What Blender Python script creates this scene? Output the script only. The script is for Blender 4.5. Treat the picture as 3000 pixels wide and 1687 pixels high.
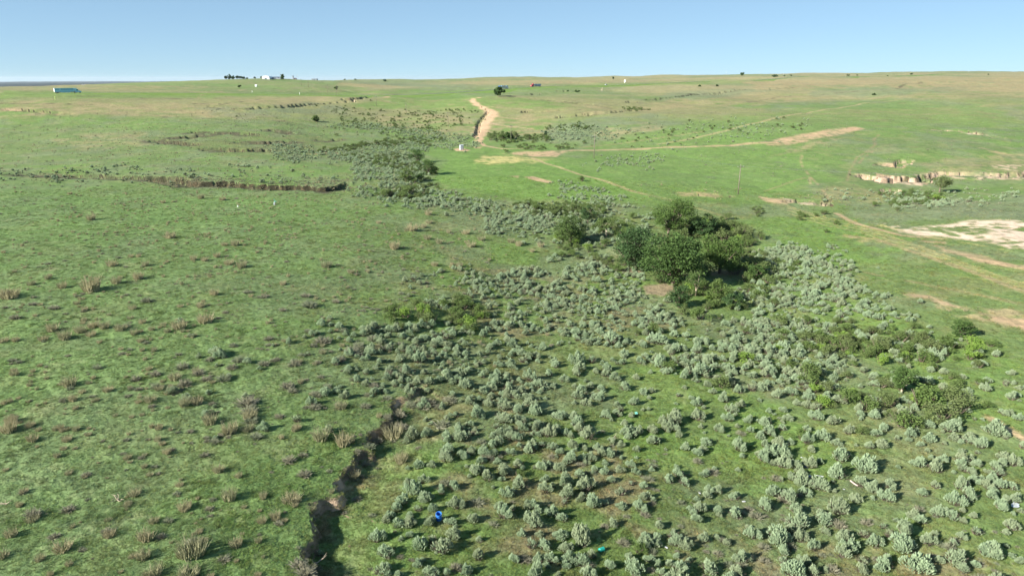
import bpy, math, random
import numpy as np
from mathutils import Vector, Matrix

for o in list(bpy.data.objects):
    bpy.data.objects.remove(o)
SC = bpy.context.scene
COL = SC.collection
R = math.radians
rng = np.random.default_rng(7)
random.seed(7)

# ------------------------------------------------------------------ camera
PW, PH, PF = 3000.0, 1687.0, 2000.0
PITCH = math.atan((PH / 2 - 230.0) / PF)
CAMZ = 35.0
cam_d = bpy.data.cameras.new('camera')
cam_d.sensor_width = 36.0
cam_d.lens = 36.0 * PF / PW
cam_d.clip_start = 0.5
cam_d.clip_end = 80000.0
cam = bpy.data.objects.new('camera', cam_d)
COL.objects.link(cam)
cam.location = (0, 0, CAMZ)
cam.rotation_euler = (math.pi / 2 - PITCH, 0, 0)
SC.camera = cam

# ------------------------------------------------------------------ light
SUN_EL = 27.0
SUN_TO = np.array([-math.cos(R(31)), -math.sin(R(31))])      # horizontal direction towards the sun
SUN_AZ = math.degrees(math.atan2(SUN_TO[0], SUN_TO[1])) % 360
w = bpy.data.worlds.new('World')
SC.world = w
w.use_nodes = True
nt = w.node_tree
nt.nodes.clear()
sky = nt.nodes.new('ShaderNodeTexSky')
sky.sky_type = 'NISHITA'
sky.sun_disc = False
sky.sun_elevation = R(SUN_EL)
sky.sun_rotation = R(SUN_AZ)
sky.altitude = 1500
sky.air_density = 0.6
sky.dust_density = 0.0
sky.ozone_density = 3.0
bg = nt.nodes.new('ShaderNodeBackground')
bg.inputs['Strength'].default_value = 0.14
wo = nt.nodes.new('ShaderNodeOutputWorld')
gam = nt.nodes.new('ShaderNodeGamma')
gam.inputs['Gamma'].default_value = 0.42
tnt = nt.nodes.new('ShaderNodeVectorMath')
tnt.operation = 'MULTIPLY'
tnt.inputs[1].default_value = (0.66, 0.87, 0.99)
nt.links.new(sky.outputs[0], gam.inputs['Color'])
nt.links.new(gam.outputs[0], tnt.inputs[0])
nt.links.new(tnt.outputs[0], bg.inputs['Color'])
nt.links.new(bg.outputs[0], wo.inputs['Surface'])
sun_d = bpy.data.lights.new('sun', 'SUN')
sun_d.energy = 4.6
sun_d.angle = R(0.53)
sun_d.color = (1.0, 0.94, 0.84)
sun = bpy.data.objects.new('sun', sun_d)
COL.objects.link(sun)
sdir = Vector((SUN_TO[0] * math.cos(R(SUN_EL)), SUN_TO[1] * math.cos(R(SUN_EL)), math.sin(R(SUN_EL))))
sun.rotation_euler = (-sdir).to_track_quat('-Z', 'Y').to_euler()
sun.location = (-60, -40, 90)
SC.view_settings.view_transform = 'Standard'
SC.view_settings.look = 'None'
SC.view_settings.exposure = 1.52
SC.view_settings.gamma = 1.0
SC.view_settings.use_curve_mapping = False
SC.cycles.max_bounces = 5
SC.cycles.diffuse_bounces = 2
SC.cycles.transmission_bounces = 2
SC.cycles.transparent_max_bounces = 4
SC.cycles.volume_bounces = 0


# ------------------------------------------------------------------ helpers: pixels and noise
def ts(u, v):
    x = (np.asarray(u, float) - PW / 2) / PF
    y = (np.asarray(v, float) - PH / 2) / PF
    den = math.cos(PITCH) - y * math.sin(PITCH)
    return x / den, -(math.sin(PITCH) + y * math.cos(PITCH)) / den     # X/Y, (Z-CAMZ)/Y


def project(X, Y, Z):
    dz = Z - CAMZ
    dep = Y * math.cos(PITCH) - dz * math.sin(PITCH)
    up = Y * math.sin(PITCH) + dz * math.cos(PITCH)
    dd = np.where(dep > 0.5, dep, 0.5)
    return PW / 2 + PF * X / dd, PH / 2 - PF * up / dd, dep


def _hash(ix, iy, seed):
    h = (ix.astype(np.int64) * 374761393 + iy.astype(np.int64) * 668265263 + seed * 974711) & 0xffffffff
    h = ((h ^ (h >> 13)) * 1274126177) & 0xffffffff
    h = h ^ (h >> 16)
    return (h & 0xffff) / 65535.0


def vnoise(x, y, seed=0):
    ix = np.floor(x); iy = np.floor(y)
    fx = x - ix; fy = y - iy
    fx = fx * fx * fx * (fx * (fx * 6 - 15) + 10)
    fy = fy * fy * fy * (fy * (fy * 6 - 15) + 10)
    a = _hash(ix, iy, seed); b = _hash(ix + 1, iy, seed)
    c = _hash(ix, iy + 1, seed); d = _hash(ix + 1, iy + 1, seed)
    return (a + (b - a) * fx) * (1 - fy) + (c + (d - c) * fx) * fy


def fbm(x, y, octv=4, seed=0, gain=0.5):
    s = 0; a = 1; n = 0
    x = np.asarray(x, float); y = np.asarray(y, float)
    for k in range(octv):
        s = s + a * vnoise(x, y, seed + k * 17)
        n += a
        a *= gain
        x, y = x * 1.9 + y * 0.35 + 3.1, y * 1.9 - x * 0.35 + 7.7
    return s / n          # 0..1


def sstep(a, b, x):
    t = np.clip((x - a) / (b - a), 0, 1)
    return t * t * (3 - 2 * t)


# ------------------------------------------------------------------ terrain height control points
# (u, v, Y): the ground seen there in the survey picture lies at that distance; ('d', u, D, Y): D metres below the camera
CTRL = []
def colc(u, items, hidden=()):
    for v, Y in items:
        t, s = ts(u, v)
        CTRL.append((t * Y, Y, s * Y))
    for D, Y in hidden:
        t, s = ts(u, 240)
        CTRL.append((t * Y, Y, -D))
def near(u, L):
    for D, Y in L:
        t, s = ts(u, 1400 if Y < 80 else 800)
        CTRL.append((t * Y, Y, -D))
near(-250, [(34, 25), (34, 50), (33, 84), (33, 143), (33.5, 234)])
colc(-250, [(400, 390), (340, 470), (300, 530), (271, 575), (262, 700), (255, 900)], [(22, 1500), (52, 3500), (85, 9000), (112, 25000)])
near(100, [(34, 25), (34, 50), (33, 84), (33, 143), (33.5, 234)])
colc(100, [(400, 390), (340, 470), (300, 530), (271, 600), (262, 720), (255, 920)], [(22, 1500), (52, 3500), (85, 9000), (112, 25000)])
colc(420, [(440, 330), (400, 385), (340, 480), (300, 560), (273.5, 655), (254, 800), (243, 1020)], [(16, 1500), (50, 3500), (85, 9000), (112, 25000)])
near(750, [(34.2, 25), (34.2, 50), (33.2, 84), (33.4, 143), (34, 228)])
colc(750, [(480, 287), (400, 390), (340, 500), (300, 600), (277, 722), (250, 900), (233, 1050)], [(5, 1400), (20, 2300), (60, 4500), (85, 9000), (100, 25000)])
near(1150, [(35, 25), (35, 50), (34.6, 84), (34.2, 143), (35, 220), (35.5, 300)])
colc(1150, [(420, 395), (371, 490), (334, 608), (300, 690), (280, 760), (266, 870), (250, 1150), (240, 1800), (236, 3300)], [(30, 6000), (85, 25000)])
near(1500, [(35.5, 25), (35.5, 50), (36.2, 84), (36.6, 143), (36.6, 200), (35.7, 300)])
colc(1500, [(416, 405), (371, 480), (330, 560), (295, 680), (283, 740), (272, 880), (257, 980), (245, 1200), (235, 1700), (228.5, 2200)], [(10, 3200), (40, 6000), (85, 25000)])
near(1900, [(36, 25), (36, 50), (37, 84), (37.8, 123), (37.5, 150), (36.8, 235)])
colc(1900, [(430, 375), (380, 440), (330, 560), (295, 700), (265, 950), (243.5, 1180), (235, 1500), (228, 1900), (223.5, 2400)], [(5, 3300), (30, 6000), (60, 25000)])
near(2250, [(36, 25), (37, 60), (37.5, 90), (38, 125), (38, 180), (38.2, 235)])
colc(2250, [(480, 310), (420, 375), (370, 440), (310, 620), (270, 900), (245, 1250), (232, 1600), (222, 2100), (217, 2600)], [(0, 3600), (20, 6000), (40, 25000)])
near(2750, [(35.5, 25), (36, 60), (36.3, 100), (35.6, 160), (38.3, 240)])
colc(2750, [(500, 285), (430, 350), (380, 420), (310, 600), (270, 850), (245, 1200), (230, 1700), (218, 2300), (210, 3200)], [(0, 5000), (10, 9000), (20, 25000)])
near(3250, [(35.5, 25), (35.5, 60), (35, 100), (34.6, 160), (36.5, 240)])
colc(3250, [(500, 285), (430, 345), (380, 415), (310, 590), (270, 840), (245, 1200), (230, 1700), (218, 2300), (214, 3000)], [(0, 5000), (10, 9000), (20, 25000)])
C = np.array(CTRL)
cth = np.arctan2(C[:, 0], C[:, 1]); cL = np.log(np.hypot(C[:, 0], C[:, 1]))
cxy = np.stack([cth * 2.2, cL], 1)
def tps(d2):
    return 0.5 * d2 * np.log(d2 + 1e-9)
def basis(q):
    d2 = ((q[:, None, :] - cxy[None]) ** 2).sum(2)
    return np.concatenate([tps(d2), np.ones((len(q), 1)), q], 1)
n = len(C)
A = np.zeros((n + 3, n + 3))
A[:n, :n + 3] = basis(cxy)
A[:n, :n] += np.eye(n) * 4e-4
A[n:, :n] = A[:n, n:].T
# interpolate  elevation angle-like quantity (drop / distance) so near and far are weighted alike in the view
val = C[:, 2] / np.hypot(C[:, 0], C[:, 1])
near_flat = -35.0 / np.hypot(C[:, 0], C[:, 1])
wts = np.linalg.solve(A, np.concatenate([val - near_flat, np.zeros(3)]))


def h_raw(th, r):
    q = np.stack([np.clip(th, -0.85, 0.85) * 2.2, np.log(r)], 1)
    out = np.empty(len(q))
    for i in range(0, len(q), 40000):
        out[i:i + 40000] = basis(q[i:i + 40000]) @ wts
    out = (out - 35.0 / r) * r
    ax = np.abs(th)
    far = -35 - 50 * sstep(800, 20000, r)
    k = np.maximum(sstep(0.85, 1.5, ax), 1 - sstep(12, 26, r))
    return CAMZ + out * (1 - k) + far * k


# ------------------------------------------------------------------ terrain grid (polar, one sheet)
rr = np.exp(np.linspace(math.log(2.0), math.log(30000), 60000))
dens = (1 / rr ** 2) * (0.45 / (1 / 38 - 1 / 3000)) + (1 / rr) * (0.55 / math.log(3000 / 38))
dens *= 760 / 1.0
dens = np.where(rr < 36, 14 / (rr * math.log(18)), dens)
dens = np.where(rr > 3000, 60 / (rr * math.log(10)), dens)
cum = np.concatenate([[0], np.cumsum((dens[1:] + dens[:-1]) / 2 * np.diff(rr))])
NR = int(cum[-1])
RAD = np.interp(np.linspace(0, cum[-1], NR), cum, rr)
inner = np.linspace(R(-43), R(43), 960)
step = inner[1] - inner[0]
right = [inner[-1]]
while right[-1] < math.pi - 0.02:
    step *= 1.13
    right.append(right[-1] + min(step, R(6)))
right = [a for a in right[1:] if a < math.pi - 0.01]
TH = np.concatenate([-np.array(right)[::-1], inner, np.array(right)])
NT = len(TH)
coarse_th = np.linspace(-math.pi, math.pi, 721)
coarse = np.stack([h_raw(coarse_th, np.full(721, r)) for r in RAD])        # NR x 721
gz = np.stack([np.interp(TH, coarse_th, coarse[i]) for i in range(NR)])
GX = RAD[:, None] * np.sin(TH)[None]
GY = RAD[:, None] * np.cos(TH)[None]
# rolling ground: broad swells far away, small ones close by
gz += (1 - .75 * sstep(-.22, -.40, TH)[None]) * (fbm(GX / 160, GY / 160, 4, 3) - 0.5) * 10.5 * sstep(250, 700, RAD)[:, None] * (1 - 0.5 * sstep(2500, 6000, RAD))[:, None]
gz += (fbm(GX / 330, GY / 210, 3, 5) - 0.5) * 12 * sstep(450, 1000, RAD)[:, None] * (1 - .8 * sstep(-.2, -.4, TH)[None]) * (1 - sstep(1500, 2200, RAD))[:, None]
gz += (1 - .6 * sstep(-.22, -.40, TH)[None]) * (fbm(GX / 70, GY / 70, 4, 7) - 0.5) * 3.0 * sstep(260, 600, RAD)[:, None]
gz += (fbm(GX / 28, GY / 28, 4, 11) - 0.5) * 1.5 * sstep(20, 60, RAD)[:, None]
gz += (fbm(GX / 900, GY / 900, 4, 23) - 0.5) * 30 * sstep(4000, 9000, RAD)[:, None]
BASEZ = gz.copy()


class Ground:
    """looks heights up on the sheet that is actually built"""
    def __init__(self, Z):
        self.Z = Z
    def idx(self, X, Y):
        th = np.arctan2(X, Y); r = np.hypot(X, Y)
        a = np.interp(th, TH, np.arange(NT)); b = np.interp(r, RAD, np.arange(NR))
        return a, b
    def z(self, X, Y):
        X = np.atleast_1d(np.asarray(X, float)); Y = np.atleast_1d(np.asarray(Y, float))
        a, b = self.idx(X, Y)
        i = np.clip(b.astype(int), 0, NR - 2); j = np.clip(a.astype(int), 0, NT - 2)
        fb = b - i; fa = a - j
        Z = self.Z
        return (Z[i, j] * (1 - fa) + Z[i, j + 1] * fa) * (1 - fb) + (Z[i + 1, j] * (1 - fa) + Z[i + 1, j + 1] * fa) * fb
    def hit(self, u, v):
        """world point where the line of sight through (u, v) meets the ground"""
        t, s = ts(u, v)
        th = math.atan(t)
        a = float(np.interp(th, TH, np.arange(NT))); j = min(int(a), NT - 2); f = a - j
        prof = self.Z[:, j] * (1 - f) + self.Z[:, j + 1] * f
        Yv = RAD * math.cos(th)
        d = (CAMZ + s * Yv) - prof
        k = np.where((d[1:] <= 0) & (d[:-1] > 0) & (RAD[1:] > 20))[0]
        if len(k) == 0:
            k2 = int(np.argmin(np.abs(d[200:]) / RAD[200:])) + 200
            return np.array([t * Yv[k2], Yv[k2], prof[k2]])
        k = k[0]
        g = d[k] / (d[k] - d[k + 1])
        Y = Yv[k] + (Yv[k + 1] - Yv[k]) * g
        return np.array([t * Y, Y, prof[k] + (prof[k + 1] - prof[k]) * g])


G0 = Ground(BASEZ)


def poly_world(pts, G=G0):
    return np.array([G.hit(p[0], p[1])[:2] for p in pts])


def dist_line(X, Y, P, closed=False):
    """distance to polyline, signed side, fraction along (vertex units)"""
    crb = np.zeros(X.shape); best = np.full(X.shape, 1e18); side = np.zeros(X.shape); along = np.zeros(X.shape)
    m = len(P) if closed else len(P) - 1
    for k in range(m):
        a = P[k]; b = P[(k + 1) % len(P)]
        e = b - a
        L2 = (e ** 2).sum() + 1e-12
        t = np.clip(((X - a[0]) * e[0] + (Y - a[1]) * e[1]) / L2, 0, 1)
        dx = X - (a[0] + t * e[0]); dy = Y - (a[1] + t * e[1])
        d2 = dx * dx + dy * dy
        cr = e[0] * dy - e[1] * dx
        cr = cr / math.sqrt(L2)
        upd = (d2 < best * (1 - 1e-9)) | ((np.abs(d2 - best) <= best * 1e-9) & (np.abs(cr) > crb))
        crb = np.where(upd, np.abs(cr), crb)
        best = np.where(upd, d2, best)
        side = np.where(upd, np.sign(cr), side)
        along = np.where(upd, k + t, along)
    return np.sqrt(best), side, along


SOIL = np.zeros(gz.shape)          # how much bare cut earth shows (0..1)
RAMPX = np.zeros(gz.shape)


def window(P, pad):
    lo = P.min(0) - pad; hi = P.max(0) + pad
    m = (GX > lo[0]) & (GX < hi[0]) & (GY > lo[1]) & (GY < hi[1])
    return np.nonzero(m)


def trench(pts, depth, half, wall=0.8, rag=1.0, soil=0.35, seed=1):
    P = poly_world(pts)
    dp = np.array([p[2] if len(p) > 2 else 1.0 for p in pts]) * depth
    I = window(P, half * 2.5 + 6)
    X = GX[I]; Y = GY[I]
    X = X + (fbm(X / 4, Y / 4, 3, seed) - .5) * rag * half * 1.3; Y = Y + (fbm(X / 4 + 9, Y / 4, 3, seed + 1) - .5) * rag * half * 1.3
    d, s, al = dist_line(X, Y, P)
    dep = np.interp(al, np.arange(len(dp)), dp) * (.35 + 1.0 * fbm(X / 9, Y / 9, 3, seed + 7))
    m = 1 - sstep(half - wall, half, d + (fbm(X / 2.5, Y / 2.5, 2, seed + 8) - .5) * half * .6)
    gz[I] -= dep * m
    SOIL[I] = np.maximum(SOIL[I], soil * (1 - sstep(half * 0.9, half * 1.25, d)) * np.clip(dep / (abs(depth) + 1e-6), 0, 1) * sstep(.35, .6, fbm(X / 2.2, Y / 2.2, 3, seed + 5)))
    return P


def scarp(pts, depth, run, wall=0.6, rag=1.5, soil=0.8, low=1, seed=1):
    """one-sided drop: ground on the low side (+1 = left of travel) is cut down and climbs back over run metres"""
    P = poly_world(pts)
    dp = np.array([p[2] if len(p) > 2 else 1.0 for p in pts]) * depth
    I = window(P, run + 4)
    X = GX[I]; Y = GY[I]
    X2 = X + (fbm(X / 2.6, Y / 2.6, 3, seed) - .5) * rag * 2; Y2 = Y + (fbm(X / 2.6 + 9, Y / 2.6, 3, seed + 1) - .5) * rag * 2
    d, s, al = dist_line(X2, Y2, P)
    dep = np.interp(al, np.arange(len(dp)), dp)
    sd = d * s * low
    ends = np.minimum(sstep(0, .25, al), 1 - sstep(len(dp) - 1.25, len(dp) - 1, al))
    m = sstep(-wall * .5, wall * .5, sd) * (1 - sstep(wall, run, sd)) * ends
    gz[I] -= dep * m
    SOIL[I] = np.maximum(SOIL[I], soil * sstep(-wall, -wall * .3, sd) * (1 - sstep(wall * 1.2, wall * 1.2 + 1.4, sd)) * ends * sstep(.3, .6, fbm(X / 1.7, Y / 1.7, 3, seed + 5)))
    return P


# ---- gullies and banks (pixel paths, third value scales the depth)
GULLY_A = [(870, 1720, 1.1), (905, 1640, 1.1), (915, 1560, 1.2), (922, 1475, 1.3), (985, 1440, .9), (1020, 1395, 1.0), (1062, 1330, 1.0),
           (1085, 1290, 1.0), (1112, 1250, .9), (1150, 1225, .8), (1190, 1175, .6), (1240, 1130, .4)]
PA = scarp(GULLY_A, .95, 8, wall=.7, rag=1.6, soil=.75, low=-1, seed=4)
trench([(60, 508, .1), (180, 516, .5), (330, 519, .7), (470, 522, .6), (500, 530, 1.0), (540, 541, 1.1), (640, 540, 1.0), (760, 548, .9), (850, 551, 1.0), (950, 556, 1.05), (1000, 550, .9), (1045, 538, .3)],
       3.4, 4.6, wall=1.2, rag=.55, soil=.35, seed=8)

trench([(455, 412, .4), (500, 418, 1), (560, 424, .7)], 2.4, 4, seed=12)
trench([(510, 404, .6), (555, 402, 1), (600, 396, .6)], 2.4, 4, seed=14)
trench([(575, 388, .7), (640, 390, .9), (740, 394, .8)], 1.7, 4, seed=16)
trench([(620, 437, .5), (680, 441, 1), (780, 440, .9)], 2.6, 4.5, seed=18)
trench([(710, 418, .6), (790, 420, .9), (850, 417, .4)], 2.0, 4, seed=20)
trench([(940, 412, .4), (985, 409, .9)], 2, 4, seed=21)
trench([(790, 382, .5), (850, 390, .8)], 2, 4, seed=22)
trench([(0, 320, .6), (90, 325, .9), (200, 335, .3)], 1.6, 4, soil=1, seed=24)
trench([(620, 312, .3), (700, 322, .5), (850, 313, .9), (960, 303, 1), (1030, 297, 1)], 2.2, 4, soil=.5, seed=26)
trench([(1025, 291, 1), (1050, 289, .8), (1075, 285, 1), (1100, 282, 1.1)], 3.0, 6, soil=1, seed=28)
trench([(1390, 400, .8), (1398, 385, 1), (1404, 360, 1), (1420, 340, 1), (1432, 325, .7)], 1.3, 1.6, soil=.3, seed=30)
trench([(1535, 328, .7), (1570, 330, 1), (1620, 326, .8), (1660, 321, .3)], 2.0, 4, seed=32)
trench([(1640, 345, .8), (1720, 337, .8), (1800, 330, .9), (1850, 324, .5)], 2.0, 4, soil=.4, seed=34)
trench([(1830, 300, .5), (1860, 299, 1)], 1.8, 4, soil=.2, seed=35)
trench([(1900, 293, .5), (2000, 282, .9), (2100, 273, .9), (2250, 262, .8), (2330, 257, .3)], 2.0, 4, soil=.3, seed=36)
trench([(1640, 268, .8), (1670, 267, .9), (1730, 269, .5)], 2.0, 5, soil=.3, seed=37)
trench([(1550, 277, .8), (1572, 275, .8)], 2.0, 5, soil=.3, seed=39)
trench([(1560, 291, .4), (1700, 305, .7), (1800, 318, .5)], 1.2, 4, soil=.4, seed=41)
trench([(2520, 513, .6), (2560, 526, 1), (2600, 530, 1), (2640, 522, 1), (2670, 528, 1.2), (2700, 530, 1), (2730, 514, .8), (2790, 508, .7), (2860, 510, .6), (2960, 515, .6), (3050, 505, .8)],
       3.0, 3.6, wall=1.0, soil=1, seed=38)
trench([(2580, 482, .8), (2630, 486, 1), (2655, 470, .7)], 1.8, 3, soil=1, seed=40)
trench([(2590, 566, .4), (2612, 556, .9)], 1.6, 2.5, soil=.5, seed=42)
trench([(2740, 380, .5), (2800, 384, .9), (2870, 392, .7), (2930, 405, .4)], 1.4, 3.5, soil=1, seed=44)
trench([(2310, 590, .5), (2350, 588, .9), (2400, 592, 1), (2425, 602, .9)], 1.5, 2.4, soil=1, seed=46)
trench([(2425, 590, 1), (2428, 570, .7)], .7, 1.4, soil=.6, seed=47)
trench([(1985, 565, .4), (2060, 572, .9), (2130, 575, .7)], 1.2, 2.2, soil=1, seed=48)
trench([(1560, 610, 1), (1580, 612, .5)], .5, 2, soil=.5, seed=49)
# tussocky micro relief where it can be seen
amp = (1 - sstep(90, 260, RAD))[:, None]
gz += (fbm(GX / 0.9, GY / 0.9, 2, 51) - 0.5) * 0.13 * amp
G = Ground(gz)
# ------------------------------------------------------------------ ground colours (albedo, plus shade painted along the far broken cuts)
U, V, DEP = project(GX, GY, BASEZ)
bad = DEP < 5
U = np.where(bad, -9999, U); V = np.where(bad, 9999, V)


def srgb(r, g, b):
    c = np.array([r, g, b]) / 255.0
    return np.where(c < .04045, c / 12.92, ((c + .055) / 1.055) ** 2.4)


def inside(u, v, P):
    ins = np.zeros(u.shape, bool)
    for k in range(len(P)):
        x1, y1 = P[k]; x2, y2 = P[(k + 1) % len(P)]
        if y1 == y2:
            continue
        c = ((y1 > v) != (y2 > v)) & (u < (x2 - x1) * (v - y1) / (y2 - y1) + x1)
        ins ^= c
    return ins


def mask_poly(pts, soft, u=None, v=None, wob=None):
    u = U if u is None else u; v = V if v is None else v
    P = np.array(pts, float)
    pad = soft * 2 + 6
    lo = P.min(0) - pad * 2; hi = P.max(0) + pad
    out = np.zeros(u.shape)
    I = np.nonzero((u > lo[0]) & (u < hi[0]) & (v > lo[1]) & (v < hi[1]))
    if len(I[0]) == 0:
        return out
    uu = u[I]; vv = v[I]
    q = wob if wob else soft
    x = (uu - 1500) / 60; y = np.log(np.maximum(vv - 180, 8)) * 14
    uu = uu + (fbm(x, y, 3, 71) - .5) * q * 5; vv = vv + (fbm(x + 31, y, 3, 72) - .5) * q * 1.6
    # distances: the vertical direction counts about double (the ground recedes)
    P2 = P * np.array([1, 2.0])
    d, _, _ = dist_line(uu, vv * 2.0, P2, closed=True)
    s = np.where(inside(uu, vv, P), d, -d)
    out[I] = sstep(-soft, soft, s)
    return out


n_big = fbm(GX / 45, GY / 45, 4, 61)
n_mid = fbm(GX / 11, GY / 11, 4, 62)
n_sml = fbm(GX / 2.2, GY / 2.2, 3, 63)
n_far = fbm(GX / 260, GY / 130, 4, 64)
n_pat = fbm(GX / 6, GY / 6, 4, 65)
c_grass = np.array([0.117, 0.170, 0.060]); c_lush = np.array([0.118, 0.200, 0.050]); c_grey = np.array([0.145, 0.178, 0.100])
c_dry = np.array([0.255, 0.215, 0.115]); c_soil = np.array([0.40, 0.28, 0.175]); c_pale = np.array([0.56, 0.435, 0.33])
c_pinkbank = np.array([.50, .375, .27]); c_olive = np.array([0.125, 0.135, 0.055]); c_dark = np.array([0.045, 0.075, 0.030]); c_straw = np.array([0.44, 0.38, 0.16])
c_litter = np.array([0.185, 0.150, 0.095])
CC = np.empty(gz.shape + (3,))
CC[:] = c_grass
def lay(c, m):
    CC[:] = CC + (np.asarray(c) - CC) * np.clip(m, 0, 1)[..., None]
lay(c_lush, 0.55 * sstep(.42, .66, n_big))
lay(c_grey, 0.55 * sstep(.45, .70, n_mid))
lay(c_dry, 0.22 * sstep(.52, .74, n_pat))
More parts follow.
